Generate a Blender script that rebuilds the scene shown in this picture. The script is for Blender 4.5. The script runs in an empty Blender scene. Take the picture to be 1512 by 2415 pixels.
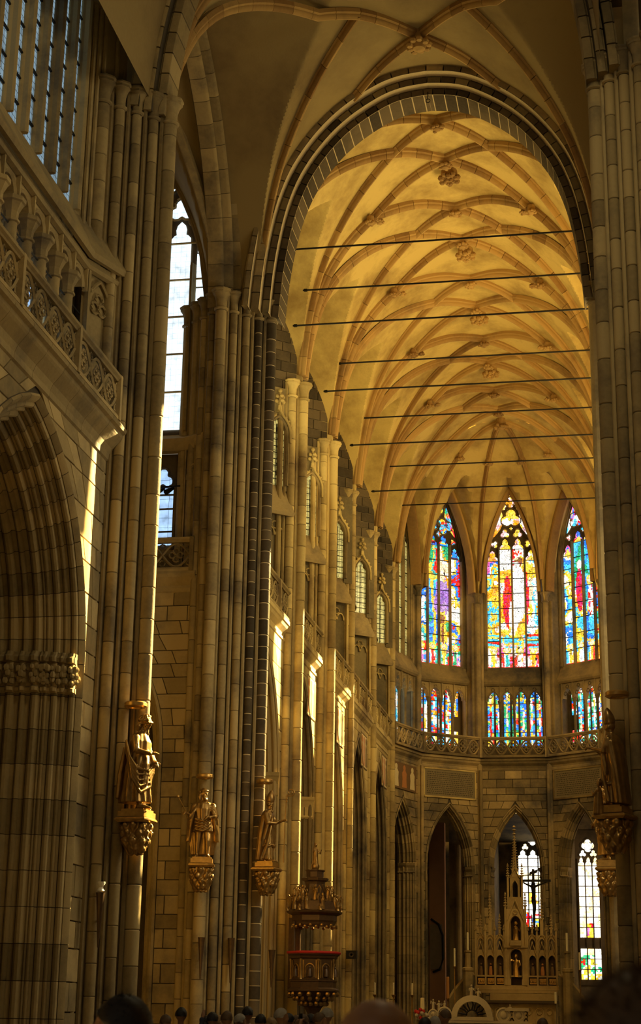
import bpy, math, random
from mathutils import Vector, Matrix
R = random.Random(7)
PI = math.pi
S = bpy.context.scene
COL = S.collection

# ------------------------------------------------------------------ camera
cam_d = bpy.data.cameras.new('camera'); cam = bpy.data.objects.new('camera', cam_d); COL.objects.link(cam); S.camera = cam
cam_d.sensor_fit = 'VERTICAL'; cam_d.sensor_height = 36.0; cam_d.lens = 36.0 * 3868.0 / 2415.0
cam_d.clip_start = 0.05; cam_d.clip_end = 400
YAW, PITCH, ROLL = 0.1821, 0.29705, -0.0161
_f = Vector((-math.sin(YAW) * math.cos(PITCH), math.cos(YAW) * math.cos(PITCH), math.sin(PITCH)))
_r = Vector((math.cos(YAW), math.sin(YAW), 0)); _d = _f.cross(_r)
_r2 = _r * math.cos(ROLL) + _d * math.sin(ROLL); _d2 = -_r * math.sin(ROLL) + _d * math.cos(ROLL)
cam.matrix_world = Matrix(((_r2.x, -_d2.x, -_f.x, 5.685), (_r2.y, -_d2.y, -_f.y, 0), (_r2.z, -_d2.z, -_f.z, 1.75), (0, 0, 0, 1)))
cam_d.dof.use_dof = True; cam_d.dof.focus_distance = 60.0; cam_d.dof.aperture_fstop = 5.6

# ------------------------------------------------------------------ world, sun, lights, exposure
S.view_settings.view_transform = 'Standard'; S.view_settings.look = 'None'
S.view_settings.gamma = 1.0; S.view_settings.exposure = 0.2; S.view_settings.use_curve_mapping = False
S.cycles.use_denoising = True
S.cycles.max_bounces = 6; S.cycles.diffuse_bounces = 4; S.cycles.transparent_max_bounces = 8
W = bpy.data.worlds.new('sky'); S.world = W; W.use_nodes = True
_b = W.node_tree.nodes['Background']; _b.inputs[0].default_value = (1.0, 0.86, 0.62, 1); _b.inputs[1].default_value = 0.17
sun_d = bpy.data.lights.new('sun', 'SUN'); sun = bpy.data.objects.new('sun', sun_d); COL.objects.link(sun)
sun_d.energy = 60.0; sun_d.angle = 0.009; sun_d.color = (1.0, 0.80, 0.38)
sun.rotation_euler = Vector((-1.0, -1.40, -1.05)).to_track_quat('-Z', 'Y').to_euler()

def fill_light(name, loc, target, sx, sy, energy, color):
    l = bpy.data.lights.new(name, 'AREA'); o = bpy.data.objects.new(name, l); COL.objects.link(o)
    l.shape = 'RECTANGLE'; l.size = sx; l.size_y = sy; l.energy = energy; l.color = color
    o.location = loc; o.rotation_euler = (Vector(target) - Vector(loc)).to_track_quat('-Z', 'Y').to_euler()
WARM = (1.0, 0.78, 0.31)
for k in range(5):                                    # lamps added inside the south choir windows, tilted up to brighten the vault
    y = 54.6 + 6.86 * k
    fill_light('south_fill', (6.6, y, 22.6), (-3.5, y - 1.5, 31.0), 3.4, 5.0, (560, 500, 370, 240, 170)[k], WARM)
for k in range(4):                                    # weaker lamps added on the north side to brighten the south haunches
    y = 54.6 + 6.86 * k
    fill_light('north_fill', (-6.5, y, 22.6), (4.5, y - 1.0, 31.0), 3.0, 4.0, (280, 220, 140, 80)[k], (1.0, 0.82, 0.36))
fill_light('nave_fill', (6.5, 26.5, 25.5), (-6.4, 30, 13), 8, 6, 1250, (1.0, 0.85, 0.50))  # added lamp before the blank right wall, brightens the left nave wall
fill_light('transept_fill', (9.2, 43, 12.0), (-7, 46, 9), 8, 12, 1450, (1.0, 0.86, 0.54))  # added lamp inside the closed south transept, set low to favour the piers
fill_light('south_fill', (6.5, 74, 23.0), (-1.5, 91, 10), 3.0, 4.5, 950, (1.0, 0.79, 0.36))  # extra lamp on the south side, added to brighten the apse
fill_light('south_fill', (6.5, 57, 23.0), (-6.0, 55, 4), 3.0, 4.5, 320, (1.0, 0.78, 0.32))  # extra lamp added to lift the pulpit and lower left choir
fill_light('ambulatory_fill', (8.5, 97, 9.0), (-5, 98, 7), 3, 4, 260, (1.0, 0.72, 0.42))  # added lamp standing free behind the apse, brightens the ambulatory

# ------------------------------------------------------------------ mesh builder
WLOC = {}
def wl(o): return WLOC.get(o.name, Vector((0, 0, 0))) if o else Vector((0, 0, 0))
class MB:
    def __init__(s): s.v = []; s.f = []; s.m = []; s.c = []; s.mi = 0; s.col = None
    def add(s, vs, fs):
        o = len(s.v); s.v += [tuple(p) for p in vs]; s.f += [tuple(i + o for i in f) for f in fs]
        s.m += [s.mi] * len(fs); s.c += [s.col] * len(fs)
    def box(s, x0, x1, y0, y1, z0, z1, ch=0.0):
        s.hexa([(x0, y0, z0), (x1, y0, z0), (x1, y1, z0), (x0, y1, z0), (x0, y0, z1), (x1, y0, z1), (x1, y1, z1), (x0, y1, z1)])
    def hexa(s, p): s.add(p, [(3, 2, 1, 0), (4, 5, 6, 7), (0, 1, 5, 4), (1, 2, 6, 5), (2, 3, 7, 6), (3, 0, 4, 7)])
    def obox(s, M, s0, s1, z0, z1, d0, d1):               # a box in a wall's own (along, up, out) frame
        s.hexa([M(s0, z0, d0), M(s1, z0, d0), M(s1, z0, d1), M(s0, z0, d1), M(s0, z1, d0), M(s1, z1, d0), M(s1, z1, d1), M(s0, z1, d1)])
    def prism(s, poly, vec):
        n = len(poly); vec = Vector(vec); a = [Vector(p) for p in poly]; b = [p + vec for p in a]
        s.add(a + b, [tuple(range(n))[::-1], tuple(range(n, 2 * n))] + [(i, (i + 1) % n, n + (i + 1) % n, n + i) for i in range(n)])
    def grid(s, rows, close=False):
        n = len(rows[0]); v = [p for r in rows for p in r]; f = []
        for i in range(len(rows) - 1):
            for j in range(n if close else n - 1):
                k = (j + 1) % n; f.append((i * n + j, i * n + k, (i + 1) * n + k, (i + 1) * n + j))
        s.add(v, f)
    def lathe(s, prof, c, n=12, a0=0.0, sx=1.0, sy=1.0, cap=True):
        rows = [[(c[0] + r * sx * math.cos(a0 + 2 * PI * k / n), c[1] + r * sy * math.sin(a0 + 2 * PI * k / n), c[2] + z) for k in range(n)] for r, z in prof]
        s.grid(rows, True)
        if cap:
            o = len(s.v); s.add(rows[0], [tuple(range(n))[::-1]]); s.add(rows[-1], [tuple(range(n))])
    def tube(s, pts, r, n=6, cap=True):
        pts = [Vector(p) for p in pts]; rows = []
        for i, p in enumerate(pts):
            t = (pts[min(i + 1, len(pts) - 1)] - pts[max(i - 1, 0)]).normalized()
            up = Vector((0, 0, 1)) if abs(t.z) < 0.9 else Vector((1, 0, 0))
            u = t.cross(up).normalized(); w = u.cross(t); rr = r[i] if isinstance(r, (list, tuple)) else r
            rows.append([p + u * rr * math.cos(2 * PI * k / n) + w * rr * math.sin(2 * PI * k / n) for k in range(n)])
        s.grid(rows, True)
        if cap: s.add(rows[0], [tuple(range(n))]); s.add(rows[-1], [tuple(range(n))[::-1]])
    def ball(s, c, r, n=8, m=5, sx=1, sy=1, sz=1):
        rows = [[(c[0] + r * sx * math.sin(PI * i / m) * math.cos(2 * PI * k / n), c[1] + r * sy * math.sin(PI * i / m) * math.sin(2 * PI * k / n), c[2] - r * sz * math.cos(PI * i / m)) for k in range(n)] for i in range(m + 1)]
        s.grid(rows, True)
    def build(s, name, mat, parent=None, smooth=False, kind=None, angle=0.6):
        me = bpy.data.meshes.new(name); off = wl(parent)
        me.from_pydata([(p[0] - off.x, p[1] - off.y, p[2] - off.z) for p in s.v], [], s.f)
        mats = mat if isinstance(mat, (list, tuple)) else [mat]
        for m in mats: me.materials.append(m)
        if len(mats) > 1: me.polygons.foreach_set('material_index', s.m)
        if any(c is not None for c in s.c):
            ca = me.color_attributes.new('Col', 'FLOAT_COLOR', 'CORNER'); buf = []
            for p, c in zip(me.polygons, s.c): buf += list((c or (0, 0, 0)) + (1.0,)) * p.loop_total
            ca.data.foreach_set('color', buf)
        if smooth:
            me.polygons.foreach_set('use_smooth', [True] * len(me.polygons)); me.set_sharp_from_angle(angle=angle)
        o = bpy.data.objects.new(name, me); COL.objects.link(o)
        if parent: o.parent = parent; WLOC[o.name] = off
        if kind: o['kind'] = kind
        return o

def tag(o, label, cat, group=None, kind=None):
    o['label'] = label; o['category'] = cat
    if group: o['group'] = group
    if kind: o['kind'] = kind
    return o
def thing(name, label, cat, loc=(0, 0, 0), group=None):
    o = bpy.data.objects.new(name, None); COL.objects.link(o); o.location = loc; o.empty_display_size = 0.3
    WLOC[o.name] = Vector(loc); return tag(o, label, cat, group)
def setting(name):
    o = bpy.data.objects.new(name, None); COL.objects.link(o); o['kind'] = 'structure'; return o
def copy_mesh(o, parent, loc, scale=(1, 1, 1), rz=0.0):
    c = o.copy(); COL.objects.link(c); c.parent = parent; c.location = Vector(loc) - wl(parent); c.scale = scale; c.rotation_euler = (0, 0, rz); return c

# ------------------------------------------------------------------ materials
def nodes(name):
    m = bpy.data.materials.new(name); m.use_nodes = True; nt = m.node_tree; return m, nt, nt.nodes['Principled BSDF']
def N(nt, t, **kw):
    n = nt.nodes.new(t)
    for k, v in kw.items(): setattr(n, k, v)
    return n
def stone_mat(name, c1, c2, stain=(0.12, 0.09, 0.06), rnd=0.35, scale=0.35, stain_at=0.62, bump=0.25, rough=0.85):
    m, nt, p = nodes(name); L = nt.links
    geo = N(nt, 'ShaderNodeNewGeometry'); oi = N(nt, 'ShaderNodeObjectInfo')
    n1 = N(nt, 'ShaderNodeTexNoise'); n1.inputs['Scale'].default_value = scale; n1.inputs['Detail'].default_value = 6; n1.inputs['Roughness'].default_value = 0.65
    n2 = N(nt, 'ShaderNodeTexNoise'); n2.inputs['Scale'].default_value = 9; n2.inputs['Detail'].default_value = 5
    L.new(geo.outputs['Position'], n1.inputs['Vector']); L.new(geo.outputs['Position'], n2.inputs['Vector'])
    mx = N(nt, 'ShaderNodeMix', data_type='RGBA'); mx.inputs[6].default_value = (*c1, 1); mx.inputs[7].default_value = (*c2, 1)
    add = N(nt, 'ShaderNodeMath', operation='MULTIPLY_ADD'); L.new(oi.outputs['Random'], add.inputs[0]); add.inputs[1].default_value = 1.2; add.inputs[2].default_value = -0.35
    a2 = N(nt, 'ShaderNodeMath', operation='ADD', use_clamp=True); L.new(add.outputs[0], a2.inputs[0]); L.new(n2.outputs['Fac'], a2.inputs[1])
    a3 = N(nt, 'ShaderNodeMath', operation='MULTIPLY', use_clamp=True); L.new(a2.outputs[0], a3.inputs[0]); a3.inputs[1].default_value = 0.8
    L.new(a3.outputs[0], mx.inputs[0])
    rp = N(nt, 'ShaderNodeValToRGB'); rp.color_ramp.elements[0].position = stain_at - 0.14; rp.color_ramp.elements[0].color = (0, 0, 0, 1)
    rp.color_ramp.elements[1].position = stain_at + 0.1; rp.color_ramp.elements[1].color = (1, 1, 1, 1); L.new(n1.outputs['Fac'], rp.inputs[0])
    m2 = N(nt, 'ShaderNodeMix', data_type='RGBA'); L.new(rp.outputs[0], m2.inputs[0]); L.new(mx.outputs[2], m2.inputs[6]); m2.inputs[7].default_value = (*stain, 1)
    hs = N(nt, 'ShaderNodeHueSaturation'); L.new(m2.outputs[2], hs.inputs['Color'])
    v = N(nt, 'ShaderNodeMath', operation='MULTIPLY_ADD'); L.new(oi.outputs['Random'], v.inputs[0]); v.inputs[1].default_value = rnd; v.inputs[2].default_value = 1 - rnd * 0.5
    L.new(v.outputs[0], hs.inputs['Value']); L.new(hs.outputs[0], p.inputs['Base Color']); p.inputs['Roughness'].default_value = rough
    p.inputs['Specular IOR Level'].default_value = 0.25
    if bump:
        b = N(nt, 'ShaderNodeBump'); b.inputs['Strength'].default_value = bump; b.inputs['Distance'].default_value = 0.02
        n3 = N(nt, 'ShaderNodeTexNoise'); n3.inputs['Scale'].default_value = 16; n3.inputs['Detail'].default_value = 4; L.new(geo.outputs['Position'], n3.inputs['Vector'])
        L.new(n3.outputs['Fac'], b.inputs['Height']); L.new(b.outputs[0], p.inputs['Normal'])
    return m
def plain(name, c, rough=0.6, metal=0.0, spec=0.4, noise=0.0, scale=20):
    m, nt, p = nodes(name); p.inputs['Base Color'].default_value = (*c, 1); p.inputs['Roughness'].default_value = rough; p.inputs['Metallic'].default_value = metal
    p.inputs['Specular IOR Level'].default_value = spec
    if noise:
        n = N(nt, 'ShaderNodeTexNoise'); n.inputs['Scale'].default_value = scale; n.inputs['Detail'].default_value = 5
        tc = N(nt, 'ShaderNodeTexCoord'); nt.links.new(tc.outputs['Object'], n.inputs['Vector'])
        mx = N(nt, 'ShaderNodeMix', data_type='RGBA'); mx.inputs[6].default_value = (*[x * (1 - noise) for x in c], 1); mx.inputs[7].default_value = (*[min(1, x * (1 + noise)) for x in c], 1)
        nt.links.new(n.outputs['Fac'], mx.inputs[0]); nt.links.new(mx.outputs[2], p.inputs['Base Color'])
    return m
def glass_mat(name, strength, scale=7.0, lead=0.03, tint=None, hexa=False, leadc=(0.01, 0.008, 0.006)):
    """daylit window glass: it gives off the daylight behind it; face colours or a tint, and lead lines"""
    m, nt, p = nodes(name); L = nt.links
    p.inputs['Base Color'].default_value = (0.02, 0.02, 0.02, 1); p.inputs['Roughness'].default_value = 0.3
    tc = N(nt, 'ShaderNodeTexCoord'); vo = N(nt, 'ShaderNodeTexVoronoi', feature='DISTANCE_TO_EDGE'); vo.inputs['Scale'].default_value = scale
    if hexa: vo.inputs['Randomness'].default_value = 0.12
    L.new(tc.outputs['Object'], vo.inputs['Vector'])
    gt = N(nt, 'ShaderNodeMath', operation='GREATER_THAN'); L.new(vo.outputs['Distance'], gt.inputs[0]); gt.inputs[1].default_value = lead
    nz = N(nt, 'ShaderNodeTexNoise'); nz.inputs['Scale'].default_value = 3.0; nz.inputs['Detail'].default_value = 4; L.new(tc.outputs['Object'], nz.inputs['Vector'])
    mp = N(nt, 'ShaderNodeMapRange'); mp.inputs[1].default_value = 0.3; mp.inputs[2].default_value = 0.7; mp.inputs[3].default_value = 0.65; mp.inputs[4].default_value = 1.25; L.new(nz.outputs['Fac'], mp.inputs[0])
    mx = N(nt, 'ShaderNodeMix', data_type='RGBA'); L.new(gt.outputs[0], mx.inputs[0]); mx.inputs[6].default_value = (*leadc, 1)
    if tint: mx.inputs[7].default_value = (*tint, 1)
    else:
        at = N(nt, 'ShaderNodeVertexColor'); at.layer_name = 'Col'; L.new(at.outputs[0], mx.inputs[7])
    vm = N(nt, 'ShaderNodeVectorMath', operation='SCALE'); L.new(mx.outputs[2], vm.inputs[0]); L.new(mp.outputs[0], vm.inputs['Scale'])
    L.new(vm.outputs[0], p.inputs['Emission Color']); p.inputs['Emission Strength'].default_value = strength
    return m
NAVE = stone_mat('nave_sandstone', (0.27, 0.195, 0.085), (0.41, 0.305, 0.14), (0.10, 0.08, 0.055), rnd=0.4)
PIER = stone_mat('pier_sandstone', (0.23, 0.165, 0.075), (0.37, 0.275, 0.125), (0.09, 0.07, 0.05), rnd=0.35, scale=0.5)
CHOIR = stone_mat('choir_sandstone', (0.37, 0.265, 0.10), (0.54, 0.41, 0.16), (0.16, 0.105, 0.05), rnd=0.35, stain_at=0.58)
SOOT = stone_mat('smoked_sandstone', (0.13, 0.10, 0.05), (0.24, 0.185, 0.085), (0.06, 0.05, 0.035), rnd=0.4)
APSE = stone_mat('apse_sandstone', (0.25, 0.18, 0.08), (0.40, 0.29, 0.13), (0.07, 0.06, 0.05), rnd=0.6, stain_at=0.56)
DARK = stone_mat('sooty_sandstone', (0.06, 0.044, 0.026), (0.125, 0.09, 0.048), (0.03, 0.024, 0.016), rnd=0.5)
RIB = stone_mat('vault_rib_stone', (0.31, 0.17, 0.055), (0.45, 0.285, 0.095), (0.17, 0.10, 0.045), rnd=0.25, stain_at=0.66)
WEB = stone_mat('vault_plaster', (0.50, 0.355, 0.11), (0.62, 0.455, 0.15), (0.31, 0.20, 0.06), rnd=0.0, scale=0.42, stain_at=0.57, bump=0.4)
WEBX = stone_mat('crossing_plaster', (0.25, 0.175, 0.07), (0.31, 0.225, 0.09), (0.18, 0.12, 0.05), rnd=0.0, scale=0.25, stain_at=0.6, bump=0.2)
MORTAR = plain('dark_mortar', (0.07, 0.052, 0.03), 0.95, noise=0.3)
PALE = plain('pale_mortar', (0.55, 0.43, 0.24), 0.95, noise=0.2)
FLOOR = stone_mat('floor_slabs', (0.22, 0.17, 0.11), (0.33, 0.26, 0.17), rnd=0.4)
IRON = plain('black_iron', (0.012, 0.010, 0.008), 0.5, 0.6)
GILT = plain('old_gilding', (0.50, 0.30, 0.085), 0.36, 0.7, noise=0.45, scale=9)
BRONZE = plain('dark_gilt_wood', (0.33, 0.195, 0.06), 0.34, 0.72, noise=0.55, scale=7)
WOOD = plain('dark_carved_wood', (0.085, 0.045, 0.018), 0.4, 0.25, noise=0.4, scale=12)
RED = plain('red_velvet', (0.45, 0.02, 0.012), 0.8, noise=0.2)
MARBLE = plain('pale_marble', (0.50, 0.44, 0.33), 0.5, noise=0.15)
WAX = plain('candle_wax', (0.75, 0.66, 0.44), 0.5)
TABLET = plain('inscription_panel', (0.20, 0.155, 0.08), 0.8, noise=0.25, scale=4)
G_STAIN = glass_mat('stained_glass', 1.5, 6.5, 0.032)
G_WHITE = glass_mat('transept_glass', 1.25, 5.2, 0.022, (0.80, 0.93, 1.0), True, (0.35, 0.5, 0.6))
G_BLUE = glass_mat('blue_transept_glass', 0.95, 3.0, 0.018, (0.45, 0.68, 1.0), True, (0.05, 0.09, 0.16))
G_NAVE = glass_mat('nave_quarry_glass', 0.34, 6.0, 0.05, (0.52, 0.78, 0.95), True)
G_YEL = glass_mat('yellow_quarry_glass', 0.62, 6.0, 0.04, (0.95, 0.76, 0.22), True)
def sunny_glass():
    m, nt, p = nodes('south_clerestory_glass'); L = nt.links; nt.nodes.remove(p); out = nt.nodes['Material Output']
    tr = N(nt, 'ShaderNodeBsdfTransparent'); tr.inputs[0].default_value = (1.0, .9, .68, 1); em = N(nt, 'ShaderNodeEmission'); em.inputs[0].default_value = (1.0, .78, .38, 1); em.inputs[1].default_value = 2.0
    mx = N(nt, 'ShaderNodeMixShader'); mx.inputs[0].default_value = 0.3; L.new(tr.outputs[0], mx.inputs[1]); L.new(em.outputs[0], mx.inputs[2]); L.new(mx.outputs[0], out.inputs[0]); return m
G_SOUTH = sunny_glass()

# ------------------------------------------------------------------ wall tools: M(s, z, d) maps (along, up, outward) into the room
def arc_r(hw, rise): return (hw * hw + rise * rise) / (2 * hw)
def arc_half(z, zs, hw, rise):
    if z <= zs: return hw
    r = arc_r(hw, rise); q = r * r - (z - zs) ** 2
    return max(0.0, math.sqrt(q) - (r - hw)) if q > 0 else 0.0
def arc_pts(sc, zs, hw, rise, o=0.0, n=12):
    """(s, z) from the left springing over the apex to the right one, pushed outward by o"""
    r = arc_r(hw, rise); ph1 = math.acos(max(-1, min(1, (hw - r) / (r + o)))); L = []
    for i in range(n + 1):
        a = PI + (ph1 - PI) * i / n; L.append((sc - hw + r + (r + o) * math.cos(a), zs + (r + o) * math.sin(a)))
    return L + [(2 * sc - x, z) for x, z in L[-2::-1]]
def arch_sweep(mb, M, sc, zs, zb, hw, rise, prof, n=12, jamb=True):
    cols = []
    for o, d in prof:
        p = arc_pts(sc, zs, hw, rise, o, n)
        if jamb: p = [(sc - hw - o, zb)] + p + [(sc + hw + o, zb)]
        cols.append([M(s, z, d) for s, z in p])
    mb.grid([[c[i] for c in cols] for i in range(len(cols[0]))])
def arch_stones(parent, M, sc, zs, zb, hw, rise, prof, mat, n=12, jamb=True, course=.75, gap=.008, bed=None, name='voussoir'):
    """the same moulding cut into stones, each its own part, over a recessed bed"""
    cols = []
    for o, d in prof:
        p = arc_pts(sc, zs, hw, rise, o, n)
        if jamb:
            k = max(1, round((zs - zb) / course)); zz = [zb + (zs - zb) * i / k for i in range(k)]
            p = [(sc - hw - o, z) for z in zz] + p + [(sc + hw + o, z) for z in zz[::-1]]
        cols.append([(s, z, d) for s, z in p])
    for i in range(len(cols[0]) - 1):
        a = [c[i] for c in cols]; b = [c[i + 1] for c in cols]; A = []; B = []
        for p, q in zip(a, b):
            l = math.hypot(q[0] - p[0], q[1] - p[1]) or 1; t = min(.2, gap / l)
            A.append(M(p[0] + (q[0] - p[0]) * t, p[1] + (q[1] - p[1]) * t, p[2])); B.append(M(q[0] - (q[0] - p[0]) * t, q[1] - (q[1] - p[1]) * t, q[2]))
        mb = MB(); mb.grid([A, B]); mb.build(name, mat, parent, True)
    mb = MB(); arch_sweep(mb, M, sc, zs, zb, hw, rise, [(o + .018, d - .018) for o, d in prof], n, jamb); mb.build('joint_bed', bed or MORTAR, parent)
def rolls(o0, d0, o1, d1, n, r, k=5):
    """moulding from (o0,d0) to (o1,d1): n round rolls with hollows between"""
    P = []; L = math.hypot(o1 - o0, d1 - d0); u = ((o1 - o0) / L, (d1 - d0) / L); w = (u[1], -u[0])
    if w[0] > 0: w = (-w[0], -w[1])
    P.append((o0, d0))
    for i in range(n):
        c = (i + 0.5) / n * L; rr = r if i % 2 == 0 else r * 0.65
        for j in range(k + 1):
            a = PI * j / k; x = c - rr * math.cos(a); y = rr * math.sin(a) * 1.2 - rr * 0.35
            P.append((o0 + u[0] * x + w[0] * y, d0 + u[1] * x + w[1] * y))
    P.append((o1, d1)); return P
def fill(mb, M, s0, s1, z0, z1, arch=None, d=0.0, dz=0.35):
    """flat wall face with an optional pointed opening arch=(sc, hw, rise, zs, o)"""
    if not arch: mb.add([M(s0, z0, d), M(s1, z0, d), M(s1, z1, d), M(s0, z1, d)], [(0, 1, 2, 3)]); return
    sc, hw, rise, zs, o = arch; r = arc_r(hw, rise)
    top = zs + math.sqrt(max(0.0, (r + o) ** 2 - (r - hw) ** 2))
    half = lambda z: hw + o if z <= zs else max(0.0, math.sqrt(max(0.0, (r + o) ** 2 - (z - zs) ** 2)) - (r - hw))
    zz = [z0] + [z for z in [zs + (top - zs) * i / 14 for i in range(15)] if z0 + 1e-3 < z < z1 - 1e-3] + [z1]
    for a, b in zip(zz, zz[1:]):
        ha, hb = half(a), half(b)
        if a >= top - 1e-3: ha = hb = 0
        mb.add([M(s0, a, d), M(sc - ha, a, d), M(sc - hb, b, d), M(s0, b, d)], [(0, 1, 2, 3)])
        mb.add([M(sc + ha, a, d), M(s1, a, d), M(s1, b, d), M(sc + hb, b, d)], [(0, 1, 2, 3)])
def stone(parent, M, q, d0, d1, mat, name='stone', ch=0.014, dx=0.0):
    cs = sum(p[0] for p in q) / 4; cz = sum(p[1] for p in q) / 4; mb = MB(); back = []; front = []
    for s, z in q:
        back.append(M(s, z, d0)); L = math.hypot(s - cs, z - cz) or 1
        front.append(M(s - (s - cs) / L * ch, z - (z - cz) / L * ch, d1))
    mid = [M(s, z, d1 - ch) for s, z in q]
    mb.add(back + mid + front, [(8, 9, 10, 11)] + [(4 + i, 4 + (i + 1) % 4, 8 + (i + 1) % 4, 8 + i) for i in range(4)] + [(i, (i + 1) % 4, 4 + (i + 1) % 4, 4 + i) for i in range(4)])
    return mb.build(name, mat, parent)
def ashlar(parent, M, s0, s1, z0, z1, mat, arch=None, h=0.5, L=0.95, d0=-0.05, d1=0.0, gap=0.012, jit=0.012, mats=None, minw=0.08):
    z = z0; row = 0
    if arch:
        sc, hw, rise, zs, o = arch; r = arc_r(hw, rise); top = zs + math.sqrt(max(0.0, (r + o) ** 2 - (r - hw) ** 2))
        half = lambda q: hw + o if q <= zs else max(0.0, math.sqrt(max(0.0, (r + o) ** 2 - (q - zs) ** 2)) - (r - hw))
    while z < z1 - 0.08:
        hh = h * R.uniform(0.8, 1.2); zb = min(z1, z + hh)
        if z1 - zb < 0.18: zb = z1
        iv = []
        if arch and z < top - 0.02: iv = [(s0, s0, sc - half(z), sc - half(zb) if zb < top else sc), (sc + half(z), sc + half(zb) if zb < top else sc, s1, s1)]
        else: iv = [(s0, s0, s1, s1)]
        for a0, a1, b0, b1 in iv:
            w = max(b0 - a0, b1 - a1)
            if w < minw: continue
            n = max(1, round(w / L)); cut = [0.0] + sorted(min(0.97, max(0.03, (i + (0.5 if row % 2 else 0.0) * 0.9 + R.uniform(-.18, .18)) / n)) for i in range(0 if row % 2 else 1, n)) + [1.0]
            cut = [c for i, c in enumerate(cut) if i == 0 or c - cut[i - 1] > 0.04] if len(cut) > 2 else cut
            if cut[-1] < 1: cut.append(1.0)
            for c0, c1 in zip(cut, cut[1:]):
                def at(c, lo, hi, k): return lo + (hi - lo) * c
                q = [(at(c0, a0, b0, 0) + gap, z + gap), (at(c1, a0, b0, 0) - gap, z + gap), (at(c1, a1, b1, 1) - gap, zb - gap), (at(c0, a1, b1, 1) + gap, zb - gap)]
                if q[1][0] - q[0][0] < 0.02 and q[2][0] - q[3][0] < 0.02: continue
                stone(parent, M, q, d0, d1 + R.uniform(0, jit), mats[R.randrange(len(mats))] if mats else mat)
        z = zb; row += 1
def band(mb, M, s0, s1, prof):
    """string course: profile [(d, z)] run along s"""
    mb.grid([[M(s, z, d) for d, z in prof] for s in (s0, s1)])
    for s in (s0, s1): mb.add([M(s, z, d) for d, z in prof], [tuple(range(len(prof)))])

# ------------------------------------------------------------------ vault section and vaults
_cp = [(0, 33.30), (1, 33.18), (1.9, 32.85), (3.05, 32.1), (4, 31.15), (4.8, 29.95), (5.3, 28.7), (5.6, 27.4), (5.8, 26.0), (5.92, 24.5)]
SEC = []
for i in range(len(_cp) - 1):
    p0 = _cp[max(i - 1, 0)]; p1 = _cp[i]; p2 = _cp[i + 1]; p3 = _cp[min(i + 2, len(_cp) - 1)]
    for k in range(12):
        t = k / 12; SEC.append(tuple(0.5 * (2 * p1[j] + (p2[j] - p0[j]) * t + (2 * p0[j] - 5 * p1[j] + 4 * p2[j] - p3[j]) * t * t + (3 * p1[j] - p0[j] - 3 * p2[j] + p3[j]) * t ** 3) for j in (0, 1)))
SEC.append(_cp[-1])
def sec(x):
    x = abs(x)
    if x >= SEC[-1][0]: return 24.4
    for (a, za), (b, zb) in zip(SEC, SEC[1:]):
        if x <= b: return za + (zb - za) * (x - a) / max(1e-6, b - a)
    return 24.4
SECF = SEC
XS = [-x for x, z in SEC[::-1]] + [x for x, z in SEC[1:]]
BAY = 6.86
PIERY = [51.2 + BAY * i for i in range(6)]            # 51.2 ... 85.5
def lun(y, c, hw, rise, zs=24.6):
    a = abs(y - c)
    if a >= hw: return 0
    r = arc_r(hw, rise); return zs + math.sqrt(max(0, r * r - (r - hw + a) ** 2))
ceil = setting('ceiling')
mb = MB(); xs = [-7.3, -7.0, -6.6, -6.25] + XS + [6.25, 6.6, 7.0, 7.3]
ys = [50.2 + 0.08 * k for k in range(443)]
def choir_z(x, y):
    c = PIERY[0] + BAY * (math.floor((y - PIERY[0]) / BAY) + 0.5)
    return max(sec(x), lun(y, c, 3.28, 6.4), 24.4)
mb.grid([[(x, y, choir_z(x, y)) for x in xs] for y in ys]); mb.build('vault_web', WEB, ceil, True, angle=0.5)
# apse: five sides of a decagon about (0, 85.5)
AC = (0.0, 85.5); RA = 6.0; INR = RA * math.cos(PI / 10); HALF = RA * math.sin(PI / 10)
AV = [(-RA * math.cos(PI / 5 * k), 85.5 + RA * math.sin(PI / 5 * k)) for k in range(6)]
def facet(k, plane=0.0):
    """M for apse facet k; d grows towards the room, d=0 lies `plane` outside the balustrade line"""
    a = PI - (k + 0.5) * PI / 5; n = Vector((math.cos(a), math.sin(a), 0)); t = Vector((math.sin(a), -math.cos(a), 0))
    def M(s, z, d): p = n * (INR + plane - d) + t * s; return (AC[0] + p.x, AC[1] + p.y, z)
    return M
mb = MB()
for k in range(5):
    M = facet(k); rows = []
    for n_ in [0.0, 0.6, 1.2, 1.9, 2.6, 3.2, 3.8, 4.3, 4.7, 5.0, 5.25, 5.45, 5.6, 5.75, 6.0, 6.3, 6.6]:
        w = n_ * math.tan(PI / 10); row = []
        for j in range(25):
            s = -w + 2 * w * j / 24; row.append(M(s, max(sec(n_ / math.cos(PI / 10)) if n_ / math.cos(PI / 10) < 5.9 else 24.4, lun(s, 0, 1.80, 6.6), 24.4), INR - n_))
        rows.append(row)
    mb.grid(rows)
mb.build('apse_web', WEB, ceil, True, angle=0.5)

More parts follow.
